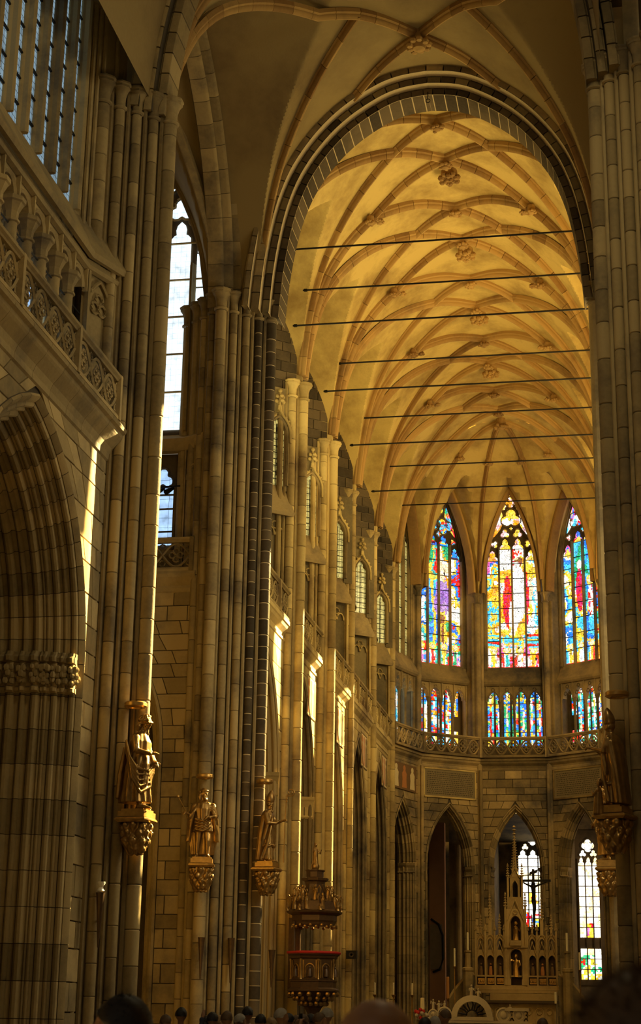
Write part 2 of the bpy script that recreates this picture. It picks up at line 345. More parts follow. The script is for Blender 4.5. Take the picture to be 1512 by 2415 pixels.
RIBP = [(-.15, .06), (-.15, -.08), (-.10, -.13), (-.10, -.18), (-.055, -.25), (-.02, -.29), (.02, -.29), (.055, -.25), (.10, -.18), (.10, -.13), (.15, -.08), (.15, .06)]
def rib_frames(pts, prof):
    rows = []
    for i, p in enumerate(pts):
        t = (pts[min(i + 1, len(pts) - 1)] - pts[max(i - 1, 0)]).normalized(); side = t.cross(Vector((0, 0, 1)))
        side = side.normalized() if side.length > 1e-3 else Vector((1, 0, 0)); up = side.cross(t).normalized()
        if up.z < 0 and abs(t.z) < 0.99: up = -up; side = -side
        rows.append([p + side * a + up * b for a, b in prof])
    return rows
def rib(parent, pts, mat=RIB, prof=RIBP, vous=0.0, name='rib', scale=1.0):
    """a moulded rib along pts; with vous > 0 it is cut into voussoirs of that length, each its own sub-part"""
    pr = [(a * scale, b * scale) for a, b in prof]
    if not vous:
        mb = MB(); mb.grid(rib_frames(pts, pr)); return mb.build(name, mat, parent, True)
    root = bpy.data.objects.new(name, None); COL.objects.link(root); root.parent = parent
    rows = rib_frames(pts, pr); acc = 0; start = 0
    for i in range(1, len(pts)):
        acc += (pts[i] - pts[i - 1]).length
        if acc >= vous or i == len(pts) - 1:
            sub = [list(map(Vector, r)) for r in rows[start:i + 1]]
            t = (pts[i] - pts[start]).normalized() * 0.010
            sub[0] = [p + t for p in sub[0]]; sub[-1] = [p - t for p in sub[-1]]
            mb = MB(); mb.grid(sub); n = len(pr); mb.add(sub[0], [tuple(range(n))]); mb.add(sub[-1], [tuple(range(n))[::-1]])
            mb.build('voussoir', mat, root, True); start = i; acc = 0
    return root
def plan_path(P, zf, step=0.33, drop=0.02):
    out = []
    for (x0, y0), (x1, y1) in zip(P, P[1:]):
        n = max(2, int(math.hypot(x1 - x0, y1 - y0) / step))
        for i in range(n + (1 if (x1, y1) == P[-1] else 0)):
            t = i / n; x, y = x0 + (x1 - x0) * t, y0 + (y1 - y0) * t; out.append(Vector((x, y, zf(x, y) - drop)))
    # densify where the rib plunges to its springing
    res = [out[0]]
    for p in out[1:]:
        k = int((p - res[-1]).length / 0.6)
        for j in range(1, k + 1):
            q = res[-1].lerp(p, 1.0 / (k + 2 - j)); q.z = zf(q.x, q.y) - drop; res.append(q)
        res.append(p)
    return res
secz = lambda x, y: sec(x)
SP = 5.86
def boss(parent, c, r=0.26, name='boss', drop=0.34):
    mb = MB(); rr = random.Random(int(c[0] * 91 + c[1] * 37))
    mb.lathe([(0.05, -r * 0.9), (r * 0.55, -r * 0.75), (r * 0.75, -r * 0.2), (r * 0.7, r * 0.9)], (c[0], c[1], c[2] - drop), 10)
    for i in range(9):
        a = 2 * PI * i / 9 + rr.uniform(-.1, .1); q = (c[0] + math.cos(a) * r * 0.85, c[1] + math.sin(a) * r * 0.85, c[2] - drop - r * rr.uniform(0.2, 0.6))
        mb.ball(q, r * 0.36, 6, 4, 1, 1, 0.8)
    return mb.build(name, RIB, parent, True)
for i in range(5):
    yw, ye = PIERY[i], PIERY[i + 1]; m = (yw + ye) / 2; ya, yb = m - 1.45, m + 1.45; vo = 0.62 if i < 2 else 0.0
    if i == 4: ye = 85.5
    for sx in (-1, 1):
        rib(ceil, plan_path([(0, ya), (sx * SP, ye - 0.12)], secz), vous=vo)
        rib(ceil, plan_path([(0, yb), (sx * SP, yw + 0.12)], secz), vous=vo)
        rib(ceil, plan_path([(0, yb), (sx * 3.05, ye)], secz), vous=vo)
        rib(ceil, plan_path([(0, ya), (sx * 3.05, yw + (0.5 if i == 0 else 0))], secz), vous=vo)
        rib(ceil, plan_path([(sx * 3.05, ye), (sx * SP, ye)], secz), vous=vo)
        if i < 4:
            boss(ceil, (sx * 3.15, ye - 0.25, sec(3.15)), 0.2); boss(ceil, (sx * 2.85, ye + 0.25, sec(2.85)), 0.17)
    for y in (ya, yb): boss(ceil, (0, y, sec(0)), 0.24)
for y in PIERY[1:5]:                                   # hanging rosettes on the crown between the bays
    mb = MB(); mb.lathe([(0.14, -0.5), (0.3, -0.42), (0.34, -0.3), (0.3, 0.05)], (0.04, y - 0.9, sec(0)), 12)
    for k in range(12):
        a = 2 * PI * k / 12; mb.ball((0.04 + 0.33 * math.cos(a), y - 0.9 + 0.33 * math.sin(a), sec(0) - 0.33 - 0.1 * (k % 2)), 0.12, 6, 4)
    for k in range(6): a = PI / 3 * k; mb.ball((0.04 + 0.15 * math.cos(a), y - 0.9 + 0.15 * math.sin(a), sec(0) - 0.5), 0.09, 6, 4)
    mb.build('rosette', RIB, ceil, True)
# apse ribs
def apse_z(x, y): return sec(min(5.88, math.hypot(x - AC[0], y - AC[1])))
boss(ceil, (0, 85.3, 33.3), 0.36)
for k in range(1, 5):
    a = PI - k * PI / 5; u = (math.cos(a), math.sin(a)); node = (3.0 * u[0], 85.5 + 3.0 * u[1])
    rib(ceil, plan_path([(0, 85.5), node], apse_z)); rib(ceil, plan_path([node, (5.84 * u[0], 85.5 + 5.84 * u[1])], apse_z), scale=0.85)
    boss(ceil, (node[0], node[1], apse_z(*node)), 0.22)
    for f in (k - 1, k):
        b = PI - (f + 0.5) * PI / 5; q = (5.3 * math.cos(b), 85.5 + 5.3 * math.sin(b))
        p0 = Vector((node[0], node[1], apse_z(*node))); p1 = Vector((q[0], q[1], 31.25)); pts = [p0.lerp(p1, j / 8) + Vector((0, 0, 0.28 * math.sin(PI * j / 8))) for j in range(9)]
        rib(ceil, pts, scale=0.8)
for k in range(5):                                     # wall ribs over the apse windows
    M = facet(k)
    mb = MB(); arch_sweep(mb, M, 0, 24.9, 24.6, 1.55, 6.15, [(0.14, -0.5), (0.14, 0.0), (0.08, 0.1), (-0.04, 0.1), (-0.08, 0.0), (-0.08, -0.5)], 12, False)
    mb.build('wall_rib', RIB, ceil, True)
# crossing vault and the bay of the north transept beyond it
ceil2 = setting('ceiling'); mb = MB(); YC = 44.0
xs = [-13.6 + 0.1 * k for k in range(69)] + [-6.7, -6.5, -6.2] + XS + [6.2, 6.5, 6.9, 8, 9.2]
def cross_z(x, y):
    zl = lun(y, YC, 6.0, 8.4, 24.3)
    if x < -6.75: return max(zl, lun(x, -10.4, 2.75 + 0.3 * max(0, 50.5 - y), 7.27 + 0.3 * max(0, 50.5 - y), 24.4), 24.3)
    return max(sec(x), zl, 24.3)
ys = [37.7 + 0.08 * k for k in range(162)]
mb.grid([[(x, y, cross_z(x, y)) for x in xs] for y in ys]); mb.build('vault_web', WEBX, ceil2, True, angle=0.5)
ya, yb = YC - 3.7, YC + 3.7; xn = 1.75
for sx in (-1, 1):
    n1 = (sx * xn, 45.6); n0 = (sx * xn, 42.4)
    for P in ([(0, yb), n1], [n1, (sx * 5.82, 50.05)], [(0, yb), (sx * 2.6, 49.9)], [n1, (sx * 2.9, 44.4), (sx * 5.8, 38.2)], [(0, ya), n0], [n0, (sx * 5.82, 38.0)]):
        rib(ceil2, plan_path(P, secz), vous=0.8, mat=RIB)
boss(ceil2, (0, yb, 33.3), 0.38)
for y0, y1 in ((38.0, YC), (YC, 49.9)):               # ribs of the transept bay
    rib(ceil2, [Vector((-6.95 - 3.3 * t, 49.9 - (49.9 - YC) * t * 1.0, 25.2 + (cross_z(-10.2, YC) - 25.2) * math.sin(t * PI / 2) ** 0.8)) for t in [k / 14 for k in range(15)]], mat=PIER); break
rib(ceil2, [Vector((-10.4 + 2.86 * c, 50.1, lun(-10.4 + 2.86 * c, -10.4, 2.88, 7.4, 24.4) + 0.05)) for c in [1 - k / 12 for k in range(25)]], mat=PIER, scale=.6, name='wall_rib')
# nave vault over the camera (only its light-tight shell)
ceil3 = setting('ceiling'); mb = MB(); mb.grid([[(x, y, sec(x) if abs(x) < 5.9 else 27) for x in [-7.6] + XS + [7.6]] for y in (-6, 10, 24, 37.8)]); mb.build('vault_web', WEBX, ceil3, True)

# ------------------------------------------------------------------ crossing arches built of voussoirs
def section_offset(o):
    """crossing arch curve: the vault section moved inward by o (points from left springing to right)"""
    P = SEC[::-1]; L = []
    for i, (x, z) in enumerate(P):
        a = P[max(i - 1, 0)]; b = P[min(i + 1, len(P) - 1)]; tx, tz = b[0] - a[0], b[1] - a[1]; l = math.hypot(tx, tz)
        L.append((-(x + (-tz) / l * 0 - 0), z) if False else (-(x - abs(tz) / l * o), z - abs(tx) / l * o))
    L[-1] = (0.0, L[-1][1]); return L + [(-x, z) for x, z in L[-2::-1]]
def resample(P, step):
    out = [P[0]]; acc = 0
    for a, b in zip(P, P[1:]):
        l = math.hypot(b[0] - a[0], b[1] - a[1]); 
        while acc + l >= step:
            t = (step - acc) / l; a = (a[0] + (b[0] - a[0]) * t, a[1] + (b[1] - a[1]) * t); out.append(a); l = math.hypot(b[0] - a[0], b[1] - a[1]); acc = 0
        acc += l
    return out
def arch_order(parent, M, o_in, o_out, d0, d1, mat, step=0.55, ch=0.05, gap=0.02, mats=None):
    A = section_offset(o_in); B = section_offset(o_out); n = len(A); cum = [0]
    for a, b in zip(A, A[1:]): cum.append(cum[-1] + math.hypot(b[0] - a[0], b[1] - a[1]))
    k = round(cum[-1] / step)
    def at(C, L):
        for i in range(n - 1):
            if L <= cum[i + 1] + 1e-9:
                t = (L - cum[i]) / max(1e-9, cum[i + 1] - cum[i]); return (C[i][0] + (C[i + 1][0] - C[i][0]) * t, C[i][1] + (C[i + 1][1] - C[i][1]) * t)
        return C[-1]
    for j in range(k):
        l0, l1 = cum[-1] * j / k + gap, cum[-1] * (j + 1) / k - gap; mb = MB(); rows = []
        for l in (l0, (l0 + l1) / 2, l1):
            a, b = at(A, l), at(B, l); u = (b[0] - a[0], b[1] - a[1]); L = math.hypot(*u); u = (u[0] / L, u[1] / L)
            w = L; P = [(0, d0), (0, d1 - ch), (ch * 0.3, d1 - ch * 0.3), (ch, d1), (w - ch * 1.2, d1), (w - ch * 0.6, d1 - ch * 0.8), (w, d1 - ch)]
            rows.append([M(a[0] + u[0] * q, a[1] + u[1] * q, d) for q, d in P])
        mb.grid(rows); m = len(rows[0]); mb.add(rows[0], [tuple(range(m))]); mb.add(rows[-1], [tuple(range(m))[::-1]])
        mb.build('voussoir', mats[R.randrange(len(mats))] if mats else mat, parent, True)
arch = thing('crossing_arch', 'great pointed stone arch opening from the dark crossing into the golden choir', 'arch', (0, 50.6, 24.4))
Mx = lambda s, z, d: (s, 50.3 - d, z)
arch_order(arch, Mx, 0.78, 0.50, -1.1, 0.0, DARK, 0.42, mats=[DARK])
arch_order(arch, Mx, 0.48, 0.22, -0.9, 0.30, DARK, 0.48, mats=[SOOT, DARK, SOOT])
arch_order(arch, Mx, 0.20, -0.10, -0.9, 0.62, PIER, 0.60)
arch_order(arch, Mx, -0.12, -0.34, -0.9, 0.86, PIER, 0.64)
mb = MB()
for o, d0, d1 in ((0.772, -1.08, -0.012), (0.49, -0.5, 0.285), (0.21, -0.5, 0.605), (-0.11, -0.5, 0.845)):
    A = section_offset(o); mb.grid([[Mx(x, z, d0), Mx(x, z, d1)] for x, z in A])
mb.build('mortar_bed', PALE, arch, True)
arch2 = thing('crossing_arch', 'moulded arch rising from the near left crossing pier towards the nave', 'arch', (0, 37.4, 24.4))
My = lambda s, z, d: (s, 37.05 - d, z)
for o, q, a in ((0.40, 0.12, 0.0), (0.10, -0.16, 0.25), (-0.18, -0.46, 0.5)): arch_order(arch2, My, o, q, -0.9, a, PIER, 0.62)
mb = MB()
for o, d0, d1 in ((0.39, -0.88, -0.02), (0.11, -0.5, 0.22), (-0.17, -0.5, 0.47)):
    A = section_offset(o); mb.grid([[My(x, z, d0), My(x, z, d1)] for x, z in A])
mb.build('mortar_bed', MORTAR, arch2, True)
arch3 = thing('crossing_arch', 'moulded arch spanning from the crossing into the north transept', 'arch', (-6.9, YC, 24.4))
for off, d in ((0.0, 0.05), (0.24, 0.33), (0.48, 0.61), (0.72, 0.89)):
    Mn = lambda s, z, dd: (-7.0 + dd, YC + s, z)
    pr = [(0, -0.42), (0, d - 0.05), (0.03, d + .02), (0.08, d + 0.06), (0.13, d + .02), (0.15, d - .05), (0.19, d - 0.09), (0.30, d - 0.09), (0.30, d - 0.3)]
    arch_stones(arch3, Mn, 0, 24.5, 24.5, 5.45 + off, 7.8 + off, pr, PIER, 13, False)

# ------------------------------------------------------------------ piers: a core, stacked drums for each shaft, capitals, plinth
def drum_mesh(r, mat, n=12):
    g = 0.03 if mat is DARK else 0.007
    mb = MB(); mb.lathe([(r - 0.016, g), (r, g + .018), (r, 1 - g - .018), (r - 0.016, 1 - g)], (0, 0, 0), n, cap=False)
    o = mb.build('drum', mat, None, True, angle=0.6); return o
def capital(mb, c, r, z, h=0.75):
    mb.lathe([(r + .0, 0), (r + .05, .03), (r + .06, .07), (r + .01, .1), (r, .14), (r + .01, h * .5), (r + .06, h * .72), (r + .10, h * .8)], (c[0], c[1], z), 12, cap=False)
    mb.lathe([(r + .08, h * .78), (r + .13, h * .82), (r + .13, h * .90), (r + .16, h * .94), (r + .16, h)], (c[0], c[1], z), 8, PI / 8)
_drums = {}
def drum_stack(parent, c, r, z0, z1, mat, joint, course=0.9, n=12):
    key = (round(r, 3), mat.name)
    if key not in _drums: _drums[key] = drum_mesh(r, mat, n); first = True
    else: first = False
    src = _drums[key]; z = z0
    while z < z1 - 0.05:
        h = course * R.uniform(0.75, 1.25); h = min(h, z1 - z)
        if z1 - z - h < 0.25: h = z1 - z
        k = copy_mesh(src, parent, (c[0], c[1], z), (1, 1, h)); z += h
    mb = MB(); mb.lathe([(r - 0.016, 0), (r - 0.016, z1 - z0)], (c[0], c[1], z0), n, cap=False); mb.build('joint_bed', joint, parent, True)
def shaft(mb, c, r, z0, z1, n=10): mb.lathe([(r, 0), (r, z1 - z0)], (c[0], c[1], z0), n, cap=False)
def crossing_pier(cx, cy, label, seen, dark=(), zcap=24.3, joint=None):
    t = thing('clustered_pier', label, 'pillar', (cx, cy, 0)); sg = -1 if cx > 0 else 1
    V4 = [(-1.45, 0), (0, -1.3), (1.45, 0), (0, 1.3)]; pts = []
    for i in range(4):
        a, b = V4[i], V4[(i + 1) % 4]
        for k in range(4):
            f = k / 4; r = 0.19 if k == 0 else 0.135; pts.append((cx + sg * (a[0] + (b[0] - a[0]) * f), cy + a[1] + (b[1] - a[1]) * f, r, i * 4 + k))
    core = MB(); core.prism([(cx + sg * x * 0.93, cy + y * 0.93, 0.9) for x, y in V4], (0, 0, 23.6)); core.build('core', PIER, t)
    fil = MB()
    for j, (x, y, r, i) in enumerate(pts):
        nx = pts[(j + 1) % 16]; shaft(fil, ((x + nx[0]) / 2, (y + nx[1]) / 2), 0.06, 0.9, zcap + 0.6, 6)
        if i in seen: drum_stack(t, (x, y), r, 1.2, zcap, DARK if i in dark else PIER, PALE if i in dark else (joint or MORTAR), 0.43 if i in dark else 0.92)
        else: shaft(fil, (x, y), r, 0.9, zcap)
        cm = MB(); capital(cm, (x, y), r, zcap); cm.build('capital', PIER, t, True)
        bm_ = MB(); bm_.lathe([(r + .16, 0), (r + .16, .55), (r + .1, .62), (r + .13, .7), (r + .05, .82), (r + .06, .9), (r, 1.0), (r, 1.2)], (x, y, 0), 8, PI / 8); bm_.build('base', PIER, t, True)
    fil.build('fillet', PIER, t, True)
    return t
# index: 0..3 from the aisle side to the west vertex, 4..7 west vertex to the nave vertex, 8..11 nave vertex to the east, ...
crossing_pier(-6.9, 37.4, 'near left crossing pier with clustered shafts and a gilded statue on its side', (4, 5, 6, 7, 8))
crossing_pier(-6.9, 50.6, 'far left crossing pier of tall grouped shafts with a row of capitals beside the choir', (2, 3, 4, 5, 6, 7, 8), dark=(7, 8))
crossing_pier(7.18, 37.4, 'near right crossing pier standing dark along the right edge', (4, 5, 6, 7, 8))
crossing_pier(6.9, 50.6, 'far right crossing pier mostly hidden behind the near right one', (), dark=())
ORD = ['first', 'second', 'third', 'fourth', 'fifth', 'sixth', 'seventh', 'eighth', 'ninth', 'tenth', 'eleventh', 'twelfth', 'thirteenth', 'fourteenth', 'fifteenth', 'sixteenth', 'seventeenth', 'eighteenth', 'nineteenth', 'twentieth']
def choir_pier(sx, i, y, xs_):
    side = 'left' if sx < 0 else 'right'
    t = thing('choir_pier', f'{ORD[i]} choir pier beyond the crossing on the {side} side, with paired shafts', 'pillar', (sx * 6.4, y, 0))
    core = MB(); core.prism([(sx * (xs_ + 0.05), y - 0.12, 0), (sx * (xs_ + 0.05), y + 0.12, 0), (sx * 6.75, y + 0.82, 0), (sx * (8.0 if sx < 0 else 6.95), y + 0.82, 0), (sx * (8.0 if sx < 0 else 6.95), y - 0.82, 0), (sx * 6.75, y - 0.82, 0)], (0, 0, 30)); core.build('core', CHOIR, t)
    fil = MB()
    for dx, dy, r in ((0, 0, .2), (.36, -.42, .17), (.36, .42, .17), (.72, -.72, .12), (.72, .72, .12)):
        if i >= 2 and r == .17: dx, dy = .2, dy * .72
        c = (sx * (xs_ + dx), y + dy)
        if sx < 0 and dy <= 0 and r > .15: drum_stack(t, c, r, 0.6, 24.3, CHOIR, MORTAR, 0.95)
        else: shaft(fil, c, r, 0, 24.3)
        if r > .15:
            cm = MB(); capital(cm, c, r, 24.3, 0.7); cm.build('capital', CHOIR, t, True)
    for dx, dy in ((.2, -.24), (.2, .24), (.55, -.6), (.55, .6)): shaft(fil, (sx * (xs_ + dx), y + dy), .06, 0, 24.9, 6)
    fil.build('fillet', CHOIR, t, True)
    return t
for i in range(5):
    for sx in (-1, 1):
        choir_pier(sx, i, PIERY[i + 1], 5.75 if i < 2 else 6.06)

for o in _drums.values(): bpy.data.objects.remove(o)

# ------------------------------------------------------------------ floor
fl = setting('floor'); mb = MB(); mb.add([(-30, -8, -.02), (30, -8, -.02), (30, 125, -.02), (-30, 125, -.02)], [(0, 1, 2, 3)]); mb.build('floor_bed', MORTAR, fl)
for i in range(9):
    for j in range(24):
        mb = MB(); x, y = -6.6 + i * 1.45, 2 + j * 2.0; mb.hexa([(x, y, -.02), (x + 1.43, y, -.02), (x + 1.43, y + 1.98, -.02), (x, y + 1.98, -.02), (x, y, 0), (x + 1.43, y, 0), (x + 1.43, y + 1.98, 0), (x, y + 1.98, 0)]); mb.build('slab', FLOOR, fl)

# ------------------------------------------------------------------ gallery balustrade pieces, shared by nave, choir, transept and apse
def rail_panel(mb, M, s0, s1, z0, z1, d, unit=0.95, bar=1.0):
    n = max(1, round((s1 - s0) / unit)); u = (s1 - s0) / n; zc = (z0 + z1) / 2; a = (z1 - z0) / 2 - 0.03
    for ph in (0, 1):
        pts = [M(s0 + (s1 - s0) * t / (n * 10), zc + (1 if ph else -1) * a * math.sin(PI * (s0 + (s1 - s0) * t / (n * 10) - s0) / u), d) for t in range(n * 10 + 1)]
        mb.tube(pts, 0.035 * bar, 4, False)
    for k in range(n):                                  # a quatrefoil in every eye, trefoil ears between
        c = s0 + (k + 0.5) * u
        for q in range(4):
            cs, cz = c + 0.13 * (q == 0) - 0.13 * (q == 1), zc + 0.13 * (q == 2) - 0.13 * (q == 3)
            mb.tube([M(cs + 0.105 * math.cos(2 * PI * j / 9), cz + 0.105 * math.sin(2 * PI * j / 9), d) for j in range(10)], 0.026 * bar, 4, False)
        for e in (-1, 1) if bar < 1.3 else ():
            for q in (-1, 1): mb.tube([M(c + e * u * 0.5 + 0.1 * math.cos(2 * PI * j / 7), zc + q * (a - 0.12) + 0.1 * math.sin(2 * PI * j / 7), d) for j in range(8)], 0.024 * bar, 4, False)
def balustrade(label, M, s0, s1, posts, mat, z0=15.48, z1=16.62, d=0.34, unit=0.95, group=None, bar=1.15):
    t = thing('balustrade', label, 'balustrade', M((s0 + s1) / 2, z0, d), group)
    mb = MB(); band(mb, M, s0, s1, [(d - .1, z0), (d + .1, z0), (d + .1, z0 + .08), (d + .06, z0 + .14), (d - .1, z0 + .14)]); mb.build('base_rail', mat, t)
    mb = MB(); band(mb, M, s0, s1, [(d - .1, z1 - .16), (d + .05, z1 - .16), (d + .07, z1 - .12), (d + .12, z1 - .07), (d + .12, z1), (d - .1, z1)]); mb.build('top_rail', mat, t)
    ps = sorted(posts)
    for p in ps:
        mb = MB(); mb.obox(M, p - .07, p + .07, z0, z1 + .01, d - .11, d + .125); mb.build('post', mat, t)
    ed = [s0] + ps + [s1]
    for a, b in zip(ed, ed[1:]):
        if b - a > 0.3:
            mb = MB(); rail_panel(mb, M, a + .07, b - .07, z0 + .14, z1 - .16, d, unit, bar); mb.build('tracery_panel', mat, t, True)
    return t

# ------------------------------------------------------------------ glass: panes of small coloured pieces
def jit(c, k=0.25):
    f = 1 + R.uniform(-k, k); return tuple(max(0.0, min(1.6, x * f + R.uniform(-.05, .05))) for x in c)
def pane_rect(parent, M, s0, s1, z0, z1, d, colf=None, mat=None, cell=0.13, name='pane'):
    mb = MB()
    if colf:
        nx, nz = max(1, round((s1 - s0) / cell)), max(1, round((z1 - z0) / cell))
        P = [[(s0 + (s1 - s0) * min(nx, max(0, i + (R.uniform(-.3, .3) if 0 < i < nx else 0))) / nx, z0 + (z1 - z0) * (j + (R.uniform(-.3, .3) if 0 < j < nz else 0)) / nz) for i in range(nx + 1)] for j in range(nz + 1)]
        for j in range(nz):
            for i in range(nx):
                q = [P[j][i], P[j][i + 1], P[j + 1][i + 1], P[j + 1][i]]; c = (sum(p[0] for p in q) / 4, sum(p[1] for p in q) / 4)
                mb.col = colf(*c); mb.add([M(s, z, d) for s, z in q], [(0, 1, 2, 3)])
    else: mb.add([M(s0, z0, d), M(s1, z0, d), M(s1, z1, d), M(s0, z1, d)], [(0, 1, 2, 3)])
    return mb.build(name, mat or G_STAIN, parent)
def pane_poly(parent, M, poly, d, colf=None, mat=None, rings=3, name='pane'):
    cs = sum(p[0] for p in poly) / len(poly); cz = sum(p[1] for p in poly) / len(poly); mb = MB(); n = len(poly)
    if not colf: mb.add([M(s, z, d) for s, z in poly], [tuple(range(n))])
    else:
        for k in range(rings):
            f0, f1 = k / rings, (k + 1) / rings
            for i in range(n):
                a, b = poly[i], poly[(i + 1) % n]; q = [(cs + (p[0] - cs) * f, cz + (p[1] - cz) * f) for p, f in ((a, f1), (b, f1), (b, f0), (a, f0))]
                if k == 0: q = q[:3]
                mb.col = colf(sum(p[0] for p in q) / len(q), sum(p[1] for p in q) / len(q)); mb.add([M(s, z, d) for s, z in q], [tuple(range(len(q)))])
    return mb.build(name, mat or G_STAIN, parent)
def foil(c, z, r, n=3, a0=PI / 2, lobe=0.56, off=0.5, m=8):
    P = []
    for k in range(n):
        a = a0 + 2 * PI * k / n; cx, cy = c + off * r * math.cos(a), z + off * r * math.sin(a)
        h = PI * 0.62
        for j in range(m): b = a - h + 2 * h * j / (m - 1); P.append((cx + lobe * r * math.cos(b), cy + lobe * r * math.sin(b)))
    return P
def head_poly(s0, s1, z, h):
    """cusped head of a lancet light"""
    c, w = (s0 + s1) / 2, (s1 - s0) / 2
    return [(s0, z), (s1, z), (s1, z + .22 * h), (c + .72 * w, z + .36 * h), (c + .5 * w, z + .40 * h), (c + .56 * w, z + .62 * h), (c + .42 * w, z + .82 * h), (c, z + h), (c - .42 * w, z + .82 * h), (c - .56 * w, z + .62 * h), (c - .5 * w, z + .40 * h), (c - .72 * w, z + .36 * h), (s0, z + .22 * h)]
def ring_bar(mb, M, poly, d, r=0.05, grow=1.12):
    cs = sum(p[0] for p in poly) / len(poly); cz = sum(p[1] for p in poly) / len(poly)
    mb.tube([M(cs + (s - cs) * grow, cz + (z - cz) * grow, d) for s, z in poly + poly[:2]], r, 4, False)

# ------------------------------------------------------------------ nave, left side: one wide bay before the crossing (and its twin further west)
wall_n = setting('wall_left')
ML = lambda s, z, d: (-6.4 + d, s, z)
def nave_bay(y0, y1, detail):
    yc = (y0 + y1) / 2; A = (yc, 3.35, 4.45, 9.35, 0.68)
    if detail:
        mb = MB(); fill(mb, ML, y0, y1, 0, 14.8, A, -0.05); mb.build('mortar_bed', MORTAR, wall_n)
        ashlar(wall_n, ML, y0, y1, 0.0, 14.75, NAVE, A, 0.62, 1.0, -0.045, 0.0)
    else:
        mb = MB(); fill(mb, ML, y0, y1, 0, 14.8, A, 0); mb.build('wall_face', NAVE, wall_n)
    # arch mouldings in stone lengths on the near bay
    pr = [(.68, -.05), (.68, .03), (.62, .07), (.56, .03), (.5, -.05)] + rolls(.5, -.05, .12, -.75, 4, .085) + rolls(.12, -.75, 0, -1.9, 4, .11)
    if detail: arch_stones(wall_n, ML, yc, 9.35, 0.0, 3.35, 4.45, pr, NAVE, 12)
    else: mb = MB(); arch_sweep(mb, ML, yc, 9.35, 0.0, 3.35, 4.45, pr, 14); mb.build('arch_moulding', NAVE, wall_n, True)
    if detail:                                           # carved leaf capital of the right jamb and its impost
        for side in (1, -1):
            t = setting('capital'); t.parent = wall_n
            mb = MB(); P = [(o, d) for o, d in pr if d < 0.02]
            off = lambda k: [ML(yc + side * (3.35 + o - k), 0, d + 0.0) for o, d in P]
            rows = []
            for z, k in ((8.62, .02), (8.66, .10), (8.74, .10), (8.78, .03), (9.0, .05), (9.25, .16), (9.3, .12)): rows.append([(x, y, z) for x, y, _ in off(k)])
            mb.grid(rows); mb.build('bell', NAVE, t, True)
            mb = MB(); rows = []
            for z, k in ((9.3, .12), (9.32, .24), (9.42, .26), (9.48, .18), (9.55, .16), (9.55, 0)): rows.append([(x, y, z) for x, y, _ in off(k)])
            mb.grid(rows); mb.build('abacus', NAVE, t, True)
            rr = random.Random(3); mb = MB()
            for o, d in P[::2]:
                for z in (8.88, 9.02, 9.16):
                    x, y, _ = ML(yc + side * (3.35 + o - .10 - (z - 8.8) * .2), 0, d); mb.ball((x + rr.uniform(-.04, .04), y + rr.uniform(-.03, .03), z + rr.uniform(-.04, .04)), rr.uniform(.055, .085), 6, 4, 1, 1, 1.2)
            mb.build('leaf_carving', NAVE, t, True)
    cp = [(0, 14.62), (.05, 14.66), (.06, 14.80), (.12, 14.95), (.30, 15.16), (.34, 15.22), (.36, 15.30), (.44, 15.34), (.46, 15.42), (.42, 15.49), (-1.2, 15.5)]; nc = 9 if detail else 1
    for k in range(nc): mb = MB(); band(mb, ML, y0 + (y1 - y0) * k / nc + .006, y0 + (y1 - y0) * (k + 1) / nc - .006, cp); mb.build('cornice_stone', NAVE, wall_n)
    # vault of the aisle seen through the arch: back wall and dark web
    mb = MB(); mb.add([(-12.5, y0, 0), (-12.5, y1, 0), (-12.5, y1, 16), (-12.5, y0, 16)], [(0, 1, 2, 3)])
    mb.add([(-8.3, y1 + 1.2, 0), (-12.5, y1 + 1.2, 0), (-12.5, y1 + 1.2, 16), (-8.3, y1 + 1.2, 16)], [(0, 1, 2, 3)]); mb.build('aisle_wall', NAVE, wall_n)
    mb = MB(); rows = []
    for i in range(9):
        y = y0 + (y1 - y0) * i / 8; rows.append([(-8.2 - 4.3 * j / 8, y, 9.6 + 4.6 * max(math.sin(PI * i / 8), math.sin(PI * j / 8)) ** .7) for j in range(9)])
    mb.grid(rows); mb.build('aisle_vault', NAVE, wall_n, True)
    for e in (1, -1):
        mb = MB(); mb.grid(rib_frames([Vector((-8.3 - 4.1 * t, yc + e * 4.4 * (1 - 2 * t), 9.5 + 4.5 * math.sin(PI * min(1, max(0, t))) ** .7)) for t in [k / 14 for k in range(15)]], [(a * 1.2, b * 1.2) for a, b in RIBP])); mb.build('aisle_rib', NAVE, wall_n, True)
    # triforium back wall, sloping sill, clerestory
    mb = MB(); mb.add([ML(y0, 15.5, -1.15), ML(y1, 15.5, -1.15), ML(y1, 19.9, -1.15), ML(y0, 19.9, -1.15)], [(0, 1, 2, 3)]); mb.build('triforium_wall', NAVE, wall_n)
    ye = y1 - 1.2; ys_ = y0 + 1.2                         # the canted ends begin here
    poly = [(y0, -.1), (ys_, -.42), (ye, -.42), (y1, .02)]
    mb = MB()
    for (sa, da), (sb, db) in zip(poly, poly[1:]):
        mb.grid([[ML(sa, 19.60, da + .05), ML(sa, 19.60, da + .16), ML(sa, 19.74, da + .20), ML(sa, 20.95, da - .42), ML(sa, 21.0, da - .9)], [ML(sb, 19.60, db + .05), ML(sb, 19.60, db + .16), ML(sb, 19.74, db + .20), ML(sb, 20.95, db - .42), ML(sb, 21.0, db - .9)]])
        mb.grid([[ML(sa, 19.28, da - .04), ML(sa, 19.32, da + .06), ML(sa, 19.42, da + .08), ML(sa, 19.52, da + .0), ML(sa, 19.6, da + .0)], [ML(sb, 19.28, db - .04), ML(sb, 19.32, db + .06), ML(sb, 19.42, db + .08), ML(sb, 19.52, db + .0), ML(sb, 19.6, db + .0)]])
    mb.build('sloping_sill', NAVE, wall_n)
